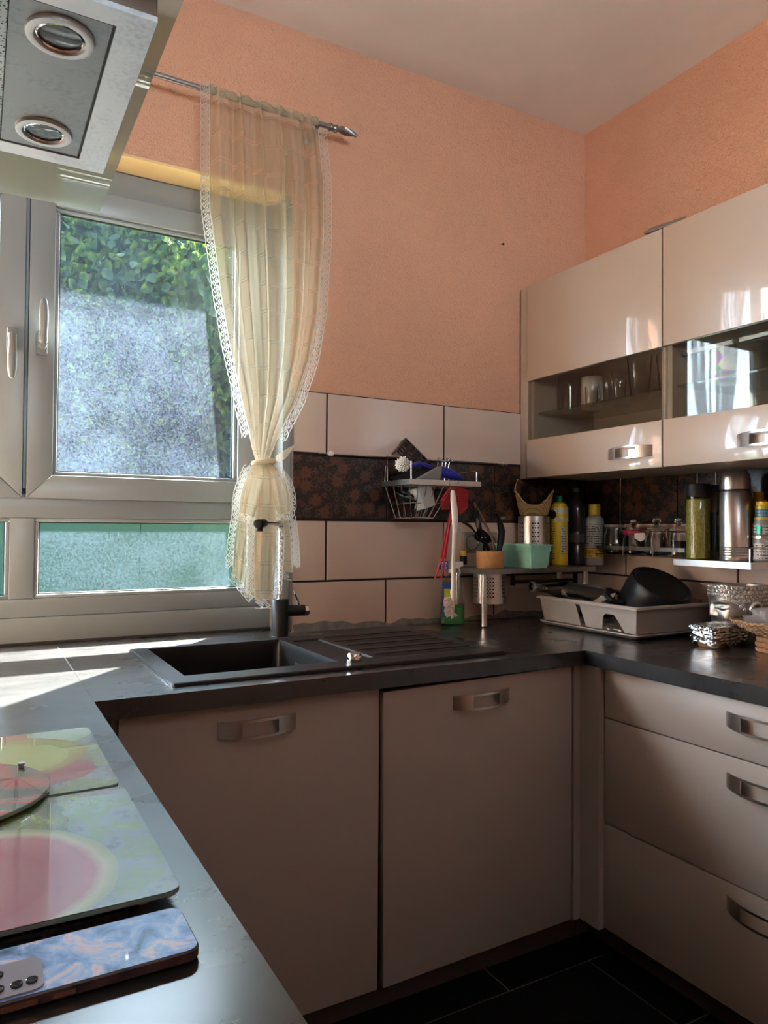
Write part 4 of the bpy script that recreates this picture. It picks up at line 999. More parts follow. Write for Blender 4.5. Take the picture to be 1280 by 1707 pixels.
def perfcyl(bm, c, r, z0, z1, cols, rows, holes, th=.0012, hr=.42, zpad=(.18, .1)):
    """perforated tube: cols cells round, `holes(i)` tells which columns are pierced"""
    K = 10; hz = (z1-z0); za = z0+hz*zpad[0]; zb = z1-hz*zpad[1]
    def P3(a, z): return bm.verts.new((c[0]+r*math.cos(a), c[1]+r*math.sin(a), z))
    for i in range(cols):
        a0, a1 = 2*PI*i/cols, 2*PI*(i+1)/cols; am = (a0+a1)/2; ha = (a1-a0)/2
        for zz0, zz1 in ((z0, za), (zb, z1)): bm.faces.new((P3(a0, zz0), P3(a1, zz0), P3(a1, zz1), P3(a0, zz1)))
        if not holes(i): bm.faces.new((P3(a0, za), P3(a1, za), P3(a1, zb), P3(a0, zb))); continue
        for j in range(rows):
            q0 = lerp(za, zb, j/rows); q1 = lerp(za, zb, (j+1)/rows); zm = (q0+q1)/2; hh = (q1-q0)/2; rad = hr*min(hh, ha*r)
            ou, inn = [], []
            for k in range(K):
                t = 2*PI*(k+.5)/K; cs_, sn = math.cos(t), math.sin(t); m = max(abs(cs_), abs(sn))
                ou.append(P3(am+ha*cs_/m, zm+hh*sn/m)); inn.append(P3(am+rad/r*cs_, zm+rad*sn))
            for k in range(K): bm.faces.new((ou[k], ou[(k+1) % K], inn[(k+1) % K], inn[k]))
    bmesh.ops.remove_doubles(bm, verts=bm.verts, dist=.0002); bmesh.ops.recalc_face_normals(bm, faces=bm.faces)
    bmesh.ops.solidify(bm, geom=list(bm.faces), thickness=th)
def cutlery_holder(name, label, c, r, z0, z1, rows):
    o = T(name, label, 'holder', (c[0], c[1], z0))
    bm = NB(); perfcyl(bm, c, r, z0, z1, 36, rows, lambda i: (i % 6) in (4, 5, 0), hr=.66); O('perforated_wall', bm, M_STEEL, o)
    bm = NB(); lat(bm, [(0, 0), (r-.002, 0), (r-.002, .002), (0, .002)], (c[0], c[1], z0+.0005), 28); O('bottom', bm, M_STEELD, o)
    bm = NB(); lat(bm, [(r-.0035, .0025), (r-.0035, z1-z0-.004)], (c[0], c[1], z0), 28); O('dark_liner', bm, M_BLACKM, o)
    return o
cutlery_holder('cutlery_holder', 'perforated steel cylinder standing on the corner shelf under the woven basket', (-.345, -.083), .060, sz+.0005, 1.300, 8)
ch = cutlery_holder('cutlery_holder', 'perforated steel cylinder hanging under the left end of the corner shelf', (-.588, -.125), .060, .985, 1.0925, 6)
bm = NB()
for s in (-1, 1): tube(bm, [(-.588+s*.0595, -.125, 1.085), (-.588+s*.0605, -.125, 1.094)], .003, 6)
O('hanger', bm, M_STEEL, ch)
# woven boat-shaped basket on the holder
def wovenmat(name, c0, c1, sc=1):
    n = NT(name); p = n.obj(); x, y, z = n.xyz(p)
    a = n.math('SINE', n.math('MULTIPLY', n.math('ADD', x, y), 420*sc)); b = n.math('SINE', n.math('MULTIPLY', z, 620*sc)); k = n.math('MULTIPLY', a, b)
    n.L(n.mix(n.math('MULTIPLY_ADD', k, .5, .5), c0, c1), n.b.inputs['Base Color']); n.b.inputs['Roughness'].default_value = .7; n.bump(k, .6, .003); return n.m
M_WOV = wovenmat('woven_palm_leaf', (.30, .17, .06), (.62, .42, .17))
wbk = T('woven_basket', 'small boat shaped woven palm basket on top of the perforated steel cylinder', 'basket', (-.345, -.083, 1.301))
ur = Vector((.77, -.64, 0)); uf = Vector((.64, .77, 0))
def boat(u, v, ins=0):
    t = 2*PI*u; ct, st = math.cos(t), math.sin(t); e = v**.8
    a = lerp(.050, .082, e)-ins; b = lerp(.034, .056, e)-ins
    pk = abs(ct)**1.6; z = 1.302+lerp(0, lerp(.034, .096, pk), v)+.004*math.sin(7*t)*v
    q = 1-.12*v*pk
    return Vector((-.345, -.083, z))+ur*(a*ct*q)+uf*(b*st*abs(st)**-.15 if abs(st) > 1e-4 else 0)
bm = NB(); grid(bm, boat, 48, 12); grid(bm, lambda u, v: boat(u, v, .004), 48, 12)
bmesh.ops.remove_doubles(bm, verts=bm.verts, dist=.0001); bmesh.ops.recalc_face_normals(bm, faces=bm.faces)
O('basket_wall', bm, M_WOV, wbk, nofix=True)
bm = NB(); tube(bm, [boat(i/64, 1) for i in range(64)], .0026, 6, closed=True); lp = boat(.5, 1); tube(bm, [lp, lp+Vector((.004, 0, .02)), lp+Vector((.012, -.004, .045))], [.003, .002, .0015], 6); O('basket_rim', bm, M_WOV, wbk)
bm = NB(); V = [Vector((-.345, -.083, 1.303))+ur*(.05*math.cos(2*PI*i/24))+uf*(.034*math.sin(2*PI*i/24)) for i in range(24)]; poly(bm, V, (0, 0, .003)); O('basket_bottom', bm, M_WOV, wbk)
# bamboo cup and utensils
bc = T('bamboo_cup', 'short round bamboo cup of black utensils on the corner shelf', 'cup', (-.617, -.165, sz))
bm = NB(); lat(bm, [(0, .0005), (.0470, .0005), (.0485, .003), (.0485, .060), (.047, .062), (.043, .062), (.042, .06), (.042, .005), (0, .005)], (-.617, -.165, sz), 36); O('cup_body', bm, M_BAMBOO, bc)
zc = sz+.008
def spoon(name, label, base, mid, tip, w, l, normal, mat, hr=.005, holes=False):
    o = T(name, label, 'utensil', base)
    bm = NB(); tube(bm, [base, mid, tip], [hr*.8, hr, hr*.9], 8); O('handle', bm, mat, o)
    d = (Vector(tip)-Vector(mid)).normalized(); nn = Vector(normal); nn = (nn-d*nn.dot(d)).normalized(); s = d.cross(nn)
    c = Vector(tip)+d*l*.5
    rs = []
    for k in range(9):
        t = k/8; ww = w*math.sin(PI*(.08+.90*t))**.55; cc = Vector(tip)+d*(l*t-.006)+nn*(.010*math.sin(PI*t))
        rs.append([cc+s*(ww*math.cos(a))+nn*(.0022*math.sin(a)-.012*(1-math.cos(a)**2)*0) for a in [2*PI*q/12 for q in range(12)]])
    bm = NB(); rings(bm, rs); h = O('head', bm, mat, o)
    if holes:
        bm = NB()
        for q in (-.4, 0, .4): lat(bm, [(0, .0026), (.003, .0026), (.003, .0031), (0, .0031)], c+s*(w*q)+nn*.0098, 10, -nn if nn.y > 0 else nn)
        O('rivet', bm, M_WHITEP, h)
    return o
vt = Vector((-.85, -.5, .1))
spoon('slotted_spoon', 'black slotted spoon leaning left out of the bamboo cup', (-.600, -.150, zc), (-.630, -.170, 1.185), (-.650, -.182, 1.207), .031, .068, vt, M_BLACK, .006, True)
spoon('spatula', 'black narrow spatula pointing far left from the bamboo cup', (-.605, -.175, zc), (-.650, -.185, 1.196), (-.690, -.185, 1.225), .016, .100, (.3, -.6, .75), M_BLACK, .006)
spoon('serving_spoon', 'tall black spoon standing upright in the bamboo cup', (-.622, -.150, zc), (-.632, -.140, 1.20), (-.636, -.136, 1.235), .011, .090, vt, M_BLACK, .006)
spoon('wooden_stick', 'brown wooden spoon handle standing among the black utensils', (-.592, -.170, zc), (-.600, -.155, 1.22), (-.640, -.120, 1.325), .006, .03, vt, P('brown_wood', (.17, .07, .035), .5), .0045)
o = T('kitchen_tongs', 'curved black tongs at the right side of the bamboo cup', 'utensil', (-.580, -.175, zc))
bm = NB(); rs = []
for x, z, w in ((-.590, zc, .006), (-.588, 1.17, .008), (-.578, 1.21, .012), (-.574, 1.245, .012), (-.584, 1.28, .009), (-.598, 1.308, .005)): rs.append([(x+w*math.cos(a), -.178+w*.8*math.cos(a)*-.4+.004*math.sin(a), z+.002*math.sin(a)) for a in [2*PI*q/10 for q in range(10)]])
rings(bm, rs); O('tong_arm', bm, M_BLACK, o)
bm = NB(); rings(bm, [[(x+.010, y+.016, z-.006) for x, y, z in r] for r in rs[:5]]); O('tong_arm', bm, M_BLACK, o)
# mint basket
mb = T('plastic_basket', 'mint green rectangular plastic basket on the corner shelf', 'basket', (-.44, -.175, sz))
bm = NB(); m0, m1, n0, n1 = -.512, -.412, -.258, -.055
rings(bm, [rrect(m0+.010, m1-.010, n0+.010, n1-.010, .006, sz+.0008), rrect(m0+.003, m1-.003, n0+.003, n1-.003, .006, sz+.060), rrect(m0+.0015, m1-.0015, n0+.0015, n1-.0015, .006, sz+.0605), rrect(m0, m1, n0, n1, .006, sz+.080), rrect(m0-.005, m1+.005, n0-.005, n1+.005, .008, sz+.0805), rrect(m0-.005, m1+.005, n0-.005, n1+.005, .008, sz+.084), rrect(m0+.003, m1-.003, n0+.003, n1-.003, .006, sz+.084), rrect(m0+.012, m1-.012, n0+.012, n1-.012, .006, sz+.004)], True, True); O('basket_body', bm, M_MINT, mb)
# bottles on the corner shelf
def bottle(name, label, cat, c, prof, mat, cap=None, capmat=None, n=28):
    o = T(name, label, cat, c); bm = NB(); lat(bm, prof, c, n); O('body', bm, mat, o)
    if cap: bm = NB(); lat(bm, cap, c, n); O('cap', bm, capmat, o)
    return o
zs = sz+.0005
bo = bottle('spray_can', 'yellow cleaner bottle with green top on the corner shelf', 'bottle', (-.255, -.125, zs), [(0, 0), (.030, 0), (.033, .004), (.033, .165), (.034, .19), (.033, .215), (.026, .236), (.015, .242), (0, .242)], M_YEL, [(0, .242), (.013, .242), (.013, .262), (.011, .266), (0, .266)], P('green_cap', (.0, .10, .05), .4))
wrap_label(bo, (-.255, -.125), .0336, A_CAM-.55, A_CAM+1.6, zs+.168, zs+.222, P('white_yellow_band', (.60, .54, .40), .4)); wrap_label(bo, (-.255, -.125), .0338, A_CAM+.25, A_CAM+.85, zs+.045, zs+.150, L_BARC); wrap_label(bo, (-.255, -.125), .0338, A_CAM-1.7, A_CAM-.45, zs+.02, zs+.16, L_YEL)
bm = NB(); a = A_CAM-.75; lat(bm, [(0, 0), (.017, 0), (.017, .002), (0, .003)], (-.255+.0335*math.cos(a), -.125+.0335*math.sin(a), zs+.195), 20, (math.cos(a), math.sin(a), 0)); O('dark_badge', bm, M_BLACK, bo)
M_DARKB = P('dark_bottle', (.022, .018, .018), .16, bump=.0)
bo = bottle('dark_bottle', 'tall dark plastic bottle between the yellow bottle and the white one', 'bottle', (-.158, -.115, zs), [(0, 0), (.030, 0), (.034, .005), (.034, .075), (.0325, .08), (.034, .085), (.034, .125), (.0325, .13), (.034, .135), (.034, .215), (.032, .235), (.022, .262), (.014, .275), (.0135, .285), (0, .285)], M_DARKB, [(0, .285), (.0155, .285), (.0155, .300), (0, .301)], P('green_cap', (.0, .10, .05), .4))
wrap_label(bo, (-.158, -.115), .0342, A_CAM-1.6, A_CAM+1.6, zs+.088, zs+.122, P('brown_label', (.05, .038, .032), .5))
bo = bottle('cleaner_bottle', 'grey white cleaner bottle with yellow cap at the right of the corner shelf', 'bottle', (-.092, -.145, zs), [(0, 0), (.034, 0), (.037, .005), (.037, .165), (.035, .180), (.024, .192), (.021, .195), (.021, .20), (0, .20)], P('grey_white_plastic', (.42, .41, .37), .4), [(0, .195), (.0225, .195), (.0225, .236), (.021, .238), (0, .238)], M_YEL)
wrap_label(bo, (-.092, -.145), .0374, A_CAM-1.5, A_CAM+1.4, zs+.075, zs+.160, L_GREY); wrap_label(bo, (-.092, -.145), .0375, A_CAM-1.2, A_CAM+1.2, zs+.028, zs+.070, L_YEL)
# -- double socket behind
so = T('wall_socket', 'clear plastic double wall socket on the tile behind the corner shelf', 'socket', (-.545, -.012, 1.16))
M_SOCK = P('grey_socket', (.30, .26, .22), .25)
bm = NB(); rings(bm, [rrect(-.630, -.470, 1.160, 1.238, .006, 0), rrect(-.630, -.470, 1.160, 1.238, .006, .008), rrect(-.626, -.474, 1.164, 1.234, .005, .010)])
for v in bm.verts: v.co = Vector((v.co.x, -.0105-v.co.z, v.co.y))
O('socket_plate', bm, M_SOCK, so)
for x in (-.590, -.510):
    bm = NB(); lat(bm, [(.026, .0102), (.030, .0135), (.027, .0135), (.022, .006), (0, .005)], (x, -.0105, 1.199), 28, (0, -1, 0)); O('socket_well', bm, P('dark_socket_well', (.07, .06, .05), .3), so)
bm = NB(); bx(bm, -.640, -.622, -.035, -.0105, 1.118, 1.150, .003); tag(O('plug', bm, M_BLACKM), 'small dark plug with yellow tip below the wall socket', 'plug'); pg = bpy.data.objects['plug']
bm = NB(); bx(bm, -.638, -.624, -.033, -.0115, 1.1502, 1.168, .002); O('plug_tip', bm, M_YEL, pg)
# -- dish rack
M_RACK = P('light_grey_plastic', (.40, .375, .35), .38, var=.02)
rk = T('dish_rack', 'light grey plastic dish rack with drip tray on the right worktop', 'dish rack', (-.23, -.44, CT))
r0, r1, q0, q1 = -.438, -.070, -.662, -.224
bm = NB(); z = CT
rings(bm, [rrect(r0+.02, r1-.02, q0+.02, q1-.02, .02, z+.0006), rrect(r0+.006, r1-.006, q0+.006, q1-.006, .02, z+.006), rrect(r0-.006, r1+.006, q0-.006, q1+.006, .022, z+.014), rrect(r0-.006, r1+.006, q0-.006, q1+.006, .022, z+.018), rrect(r0+.004, r1-.004, q0+.004, q1-.004, .02, z+.016), rrect(r0+.016, r1-.016, q0+.016, q1-.016, .02, z+.006)], True, True); O('drip_tray', bm, M_RACK, rk)
zb, zt = CT+.018, CT+.098; ins = .012
def side(cut, axis, fixed, a0, a1, inner):
    """one wall of the rack with its cut-outs: polygon pieces in the wall plane"""
    bm = NB(); 
    for pts in cut:
        P3 = []
        for a, h in pts:
            off = fixed+inner*ins*(1-h); zz = lerp(zb, zt, h)
            P3.append((off, a, zz) if axis == 'y' else (a, off, zz))
        poly(bm, P3, (inner*.003, 0, 0) if axis == 'y' else (0, inner*.003, 0))
    return bm
e = .010
L1 = [[(q1-e, 0), (q1, 1), (-.398, 1), (-.416, 0)], [(-.398, 1), (-.408, .9), (-.432, 0), (-.440, 0), (-.415, 1)] if False else [(-.398, 1), (-.402, .88), (-.418, .88), (-.420, 1)], [(-.420, 1), (-.418, .88), (-.440, 0), (-.510, 0), (-.520, .55), (-.524, 1)], [(-.524, 1), (-.520, .55), (-.530, .66), (-.566, .66), (-.572, .60), (-.572, 1)], [(-.572, 1), (-.572, .60), (-.606, 0), (q0+e, 0), (q0, 1)]]
O('side_wall', side(L1, 'y', r0, 0, 0, 1), M_RACK, rk); O('side_wall', side(L1, 'y', r1, 0, 0, -1), M_RACK, rk)
E1 = [[(r0+e, 0), (r0, 1), (r1, 1), (r1-e, 0)]]
O('end_wall', side(E1, 'x', q0, 0, 0, 1), M_RACK, rk); O('end_wall', side(E1, 'x', q1, 0, 0, -1), M_RACK, rk)
bm = NB(); R1 = rrect(r0-.014, r1+.014, q0-.014, q1+.014, .016, zt-.003); R2 = rrect(r0-.014, r1+.014, q0-.014, q1+.014, .016, zt+.003); R3 = rrect(r0-.009, r1+.009, q0-.009, q1+.009, .014, zt+.007); R4 = rrect(r0+.002, r1-.002, q0+.002, q1-.002, .012, zt+.006); R5 = rrect(r0+.002, r1-.002, q0+.002, q1-.002, .012, zt-.003)
rings(bm, [R1, R2, R3, R4, R5, R1], False, False); bmesh.ops.remove_doubles(bm, verts=bm.verts, dist=.0001); O('rack_rim', bm, M_RACK, rk)
bm = NB()
for i in range(9): y = lerp(q0+.03, q1-.03, i/8); bx(bm, r0+ins, r1-ins, y-.004, y+.004, zb, zb+.006)
for i in range(5): x = lerp(r0+.03, r1-.03, i/4); bx(bm, x-.004, x+.004, q0+ins, q1-ins, zb+.001, zb+.005)
O('rack_floor', bm, M_RACK, rk)
# pot upside down
M_POT = P('black_nonstick_pot', (.008, .008, .009), .36, var=.15, nscale=20, spec=.3)
pc = Vector((-.200, -.560, 1.072)); pn = Vector((-.02, -.485, .80)).normalized()
pt_ = T('cooking_pot', 'black cooking pot drying upside down in the dish rack', 'pot', (-.2, -.5, CT+.024))
bm = NB(); lat(bm, [(0, -.006), (.086, -.006), (.090, -.001), (.096, .002), (.1015, .000), (.105, -.006), (.109, -.04), (.110, -.085), (.112, -.098), (.114, -.100), (.114, -.104), (.111, -.104), (.107, -.085), (.105, -.04), (.100, -.014), (0, -.012)], pc, 48, pn); O('pot_body', bm, M_POT, pt_)
ur2 = Vector((-.87, .47, .1)).normalized(); ur2 = (ur2-pn*ur2.dot(pn)).normalized(); uf2 = pn.cross(ur2)
bm = NB()
for sgn in (1, -1):
    b = pc-pn*.088
    path = [b+ur2*sgn*.112+uf2*.032, b+ur2*sgn*.150+uf2*.030-pn*.004, b+ur2*sgn*.158-pn*.006, b+ur2*sgn*.150-uf2*.030-pn*.004, b+ur2*sgn*.112-uf2*.032]
    if sgn > 0: tube(bm, path, [.008, .010, .011, .010, .008], 8)
    else: tube(bm, [b-ur2*.112+uf2*.02, b-ur2*.128, b-ur2*.112-uf2*.02], .007, 8)
O('pot_handle', bm, M_POT, pt_)
lid = T('knife', 'broad light blade leaning beside the pot handle in the dish rack', 'knife', (-.36, -.42, CT+.024))
bm = NB(); poly(bm, [(-.385, -.40, .985), (-.315, -.455, 1.022), (-.305, -.455, 1.036), (-.330, -.43, 1.028), (-.378, -.395, .996)], (.002, .003, 0)); O('blade', bm, P('pale_steel', (.40, .36, .35), .35, .5), lid)
bm = NB(); tube(bm, [(-.385, -.40, .985), (-.40, -.385, .962), (-.41, -.37, .938)], [.008, .009, .007], 8); O('handle', bm, M_BLACK, lid)
gb = T('glass_bottle', 'clear glass bottle lying across the back of the dish rack', 'bottle', (-.40, -.30, CT+.024))
a = Vector((-.512, -.262, 1.050)); b = Vector((-.20, -.330, 1.010)); L_ = (b-a).length
bm = NB(); lat(bm, [(.012, 0), (.0155, 0), (.0155, .012), (.0135, .014), (.0135, .05), (.018, .075), (.031, .115), (.033, .135), (.033, L_-.01), (.029, L_), (0, L_), (0, L_-.004), (.027, L_-.005), (.030, L_-.012), (.030, .137), (.028, .118), (.015, .078), (.0115, .05), (.012, 0)], a, 24, b-a); O('glass_body', bm, M_JARG, gb)
bm = NB(); lat(bm, [(.0157, .001), (.0185, .001), (.0185, .010), (.0157, .010)], a, 24, b-a); O('neck_ring', bm, M_STEEL, gb)
bw = T('dark_bowl', 'dark shallow bowl lying in the middle of the dish rack', 'bowl', (-.352, -.425, CT+.024))
bm = NB(); lat(bm, [(0, .0), (.035, .0), (.055, .022), (.065, .040), (.067, .040), (.057, .020), (.037, -.003), (0, -.003)], (-.352, -.425, CT+.050), 28, (.25, -.12, 1)); O('bowl_body', bm, M_BLACK, bw)
rc = T('ribbed_canister', 'ribbed brown metal canister lying at the right rim of the dish rack', 'canister', (-.09, -.63, CT+.09))
a = Vector((-.140, -.598, 1.006)); dcan = Vector((.77, -.62, -.06)).normalized(); pr_ = [(0, 0), (.020, 0)]
for i in range(9): pr_ += [(.0235, .002+.0055*i), (.0235, .0045+.0055*i), (.0208, .0055+.0055*i)]
pr_ += [(.0208, .052), (.025, .054), (.025, .060), (.020, .062), (.017, .074), (0, .078)]
bm = NB(); lat(bm, pr_, a, 28, dcan); O('canister_body', bm, P('brown_metal', (.32, .24, .18), .3, .9), rc)

# -- silver head planter
def silvermat():
    n = NT('silver_resin'); g = n.n('ShaderNodeNewGeometry'); p = n.obj()
    k = n.math('ADD', g.outputs['Pointiness'], n.math('MULTIPLY', n.math('SUBTRACT', n.noise(p, 30, 4), .5), .10))
    n.L(n.ramp(k, [(.44, (.035, .032, .03)), (.50, (.36, .34, .31)), (.58, (.66, .64, .60))]), n.b.inputs['Base Color'])  # darker in creases, lighter on ridges
    n.b.inputs['Metallic'].default_value = .75; n.b.inputs['Roughness'].default_value = .34; return n.m
M_AG = silvermat()
bd = T('head_planter', 'silver planter shaped as a serene head with curled hair beside the dish rack', 'planter', (-.108, -.772, CT), rot=(0, 0, math.radians(156)))
# local frame: +x is the way the face looks, z up; base at 0, cut rim at .172
def hsd(t, s): return math.exp(-(t/s)**2)
ZR = .172
def headr(th, z):
    """radius of the head at angle th from the face direction and height z"""
    prof = [(0, .054), (.012, .062), (.035, .072), (.065, .080), (.10, .086), (.14, .087), (.172, .084)]
    r = interp(prof[::-1], z) if z < ZR else .084
    c, s = math.cos(th), math.sin(th)
    base = r/math.sqrt((c/.98)**2+(s/.91)**2)
    f = 0
    k = max(0, min(1, (.128-z)/.053)); f += .0125*k*hsd(th, .06+.06*k)*(1 if z > .077 else hsd(z-.077, .006))  # straight nose from brow to tip
    f += .004*hsd(abs(th)-.17, .08)*hsd(z-.077, .008)                            # nostrils
    f += .011*hsd(th, .26)*hsd(z-.046, .008)+.012*hsd(th, .22)*hsd(z-.034, .007)-.005*hsd(th, .25)*hsd(z-.040, .003)   # lips
    f += .009*hsd(th, .30)*hsd(z-.008, .014)                                    # chin
    f -= .010*hsd(abs(th)-.43, .22)*hsd(z-.104, .014)                            # eye hollow
    f += .0085*hsd(abs(th)-.45, .20)*hsd(z-.102, .0085)                           # lid
    f -= .0045*hsd(abs(th)-.45, .20)*hsd(z-(.0955+.006*(abs(th)-.45)**2*8), .0022)  # lid line
    f += .0055*hsd(abs(th)-.45, .28)*hsd(z-(.122+.010*math.cos((abs(th)-.45)*3.2)-.010), .0045)  # brow
    f += .004*hsd(abs(th)-.62, .30)*hsd(z-.070, .022)                            # cheek
    return base+f
def hp(th, z, o=0): r = headr(th, z)+o; return (r*math.cos(th), r*math.sin(th), z)
bm = NB(); N_, M_ = 140, 96; rs = []
for j in range(M_+1):
    z = ZR*j/M_; rs.append([hp(2*PI*i/N_, z) for i in range(N_)])
rs.append([hp(2*PI*i/N_, ZR-.001, -.007) for i in range(N_)]); rs.append([tuple(Vector(hp(2*PI*i/N_, .10, -.010))+Vector((0, 0, 0))) for i in range(N_)]); rs.append([(.4*x, .4*y, .098) for x, y, z in rs[-1]])
rings(bm, rs); O('head', bm, M_AG, bd, local=True, ang=70)
bm = NB(); random.seed(11)
def hairline(th): a = abs(th); return .142 if a < .4 else (lerp(.142, .118, (a-.4)/.7) if a < 1.1 else (lerp(.118, .085, (a-1.1)/.2) if a < 1.3 else .028))
def curl(th, z, r):
    p = Vector(hp(th, z, -.001)); nrm = Vector((math.cos(th), math.sin(th), .1)).normalized()
    lat(bm, [(r, 0), (r*.96, r*.32), (r*.72, r*.62), (r*.42, r*.70), (r*.34, r*.60), (r*.2, r*.85), (0, r*.95)], p, 10, nrm)
rowz = .165; row = 0
while rowz > .03:
    n = 36
    for i in range(n):
        th = (i+.5*(row % 2))*2*PI/n; th = th-2*PI if th > PI else th
        if rowz > hairline(th)+.004 and not (1.35 < abs(th) < 1.85 and rowz < .118): curl(th, rowz, .0073)
    rowz -= .0130; row += 1
for i in range(26):
    th = lerp(-1.15, 1.15, i/25); curl(th, hairline(th), .0062)
o = O('hair_curls', bm, M_AG, bd, local=True); tag(o, kind='stuff')
for sg in (1, -1):
    th = 1.60*sg; bm = NB(); c = Vector(hp(th, .095)); ou = Vector((math.cos(th), math.sin(th), 0)); fw = Vector((1, 0, 0)); ou = (ou+Vector((-.15, 0, 0))).normalized()
    pts = []
    for k in range(15):
        a = lerp(-1.0, 4.2, k/14); pts.append(c+fw*(-.004+.0155*math.cos(a))+Vector((0, 0, .004+.022*math.sin(a)))+ou*(.007+.004*math.sin(a)))
    tube(bm, pts, [.004]*3+[.006]*9+[.005]*3, 8)
    tube(bm, [c+Vector((.006, 0, -.012))+ou*.006, c+Vector((.002, 0, -.035))+ou*.007, c+Vector((.0, 0, -.058))+ou*.007, c+Vector((.0, 0, -.068))+ou*.004], [.007, .007, .0085, .006], 10)
    lat(bm, [(0, 0), (.012, 0), (.011, .004), (.005, .005), (0, .002)], c+Vector((-.003, 0, .002))+ou*.002, 16, ou)
    O('ear', bm, M_AG, bd, local=True)
# -- foil covered dish
def foilmat():
    n = NT('crumpled_foil'); p = n.obj(); n.b.inputs['Base Color'].default_value = (.80, .79, .78, 1); n.b.inputs['Metallic'].default_value = 1; n.b.inputs['Roughness'].default_value = .2
    v = n.n('ShaderNodeTexVoronoi', feature='F1'); n.L(p, v.inputs['Vector']); v.inputs['Scale'].default_value = 120
    n.L(n.ramp(n.noise(p, 40, 2), [(.3, (.70, .69, .68)), (.7, (.86, .85, .84))]), n.b.inputs['Base Color'])
    n.bump(n.math('ADD', v.outputs['Distance'], n.noise(p, 80, 4)), .5, .004); return n.m
M_FOIL = foilmat()
fd = T('foil_covered_dish', 'small loaf dish wrapped in crumpled aluminium foil in front of the head planter', 'dish', (-.285, -.825, CT))
d0, d1, f0, f1 = -.352, -.205, -.872, -.790
bm = NB(); rings(bm, [rrect(d0+.012, d1-.012, f0+.012, f1-.012, .01, CT+.0006), rrect(d0+.004, d1-.004, f0+.004, f1-.004, .01, CT+.045)], True, True); O('dish_body', bm, P('brown_baking_dish', (.30, .15, .08), .45), fd)
bm = NB(); random.seed(21)
def foilring(g, z, jit, n=22):
    base = rrect(d0-g, d1+g, f0-g, f1+g, .012, z, n); out = []
    for k, (x, y, z_) in enumerate(base): 
        x2, y2 = base[(k+1) % len(base)][:2]
        q = ((x2-x)**2+(y2-y)**2)**.5; m = max(1, int(q/.0045))
        for a in range(m): out.append((lerp(x, x2, a/m), lerp(y, y2, a/m), z_))
    return [(x+random.uniform(-jit, jit), y+random.uniform(-jit, jit), z_+random.uniform(-jit, jit)) for x, y, z_ in out]
FR = []
for k in range(17):
    t = k/16
    if k <= 12: g, z = .001+.008*min(1, t*1.33), CT+.010+.054*t*1.33
    else: g, z = .006-.012*(k-12), CT+.0645-.0008*(k-12)
    FR.append([(x, y, max(CT+.001, z_+(.009*math.sin(x*75+y*50) if k == 0 else 0))) for x, y, z_ in foilring(g, z, .0022, 3)])
m_ = min(len(r) for r in FR); FR = [[r[int(i*len(r)/m_)] for i in range(m_)] for r in FR]
rings(bm, FR, False, True); O('foil', bm, M_FOIL, fd, ang=8)
# -- cork stack, wicker basket with bag
M_CORK = P('cork', (.42, .20, .09), .8, var=.3, nscale=160, bump=.5)
ckl = ('lowest round cork mat on the right worktop, under the wicker basket', 'middle round cork mat of the small stack under the wicker basket', 'topmost round cork mat of the stack carrying the wicker basket')
for i in range(3):
    bm = NB(); lat(bm, [(0, .0), (.058, .0), (.061, .003), (.061, .0105), (.058, .0135), (0, .0135)], (-.228+.002*i, -.985+.002*(i % 2), CT+.0006+.014*i), 40); tag(O('cork_mat', bm, M_CORK), ckl[i], 'mat', 'cork mats in a stack')
M_WICK = wovenmat('brown_wicker', (.25, .13, .06), (.60, .38, .20), .8)
wk = T('wicker_basket', 'shallow brown wicker basket on the cork mats at the picture edge', 'basket', (-.21, -1.0, CT+.043))
bm = NB(); wc = Vector((-.215, -1.005, CT+.0432))
for k in range(9):
    t = k/8; r = lerp(.055, .152, t**.8); z = .004+.040*t**1.3
    tube(bm, [wc+Vector((r*math.cos(a)*.95, r*math.sin(a), z+.0022*math.sin(12*a+PI*(k % 2)))) for a in [2*PI*i/48 for i in range(48)]], .0042, 6, closed=True)
lat(bm, [(0, 0), (.056, 0), (.058, .004), (0, .004)], wc, 36)
O('wicker_wall', bm, M_WICK, wk)
M_BAG = NT('thin_white_plastic_bag'); M_BAG.surf(M_BAG.mixsh(.68, M_BAG.sh('ShaderNodeBsdfTransparent', (1, 1, 1)), M_BAG.mixsh(.25, M_BAG.mixsh(.35, M_BAG.sh('ShaderNodeBsdfDiffuse', (.75, .70, .68)), M_BAG.sh('ShaderNodeBsdfTranslucent', (.75, .70, .68))), M_BAG.sh('ShaderNodeBsdfGlossy', (1, 1, 1), .15)))); M_BAG = M_BAG.m
from mathutils import noise as mn
bm = NB(); bc_ = Vector((-.205, -.985, CT+.062))
def bag(u, v):
    th, ph = 2*PI*u, PI*v; d = Vector((math.sin(ph)*math.cos(th), math.sin(ph)*math.sin(th), math.cos(ph)))
    k = 1+.55*mn.noise(d*2.3+Vector((3, 1, 2)))+.22*abs(mn.noise(d*6))
    return bc_+Vector((d.x*.082*k, d.y*.095*k, max(-.006, d.z*.042*k+.012)))
grid(bm, bag, 40, 24); tag(O('plastic_bag', bm, M_BAG), 'crumpled thin white plastic bag lying in the wicker basket', 'bag')
bpy.data.objects['plastic_bag'].location.z += .0

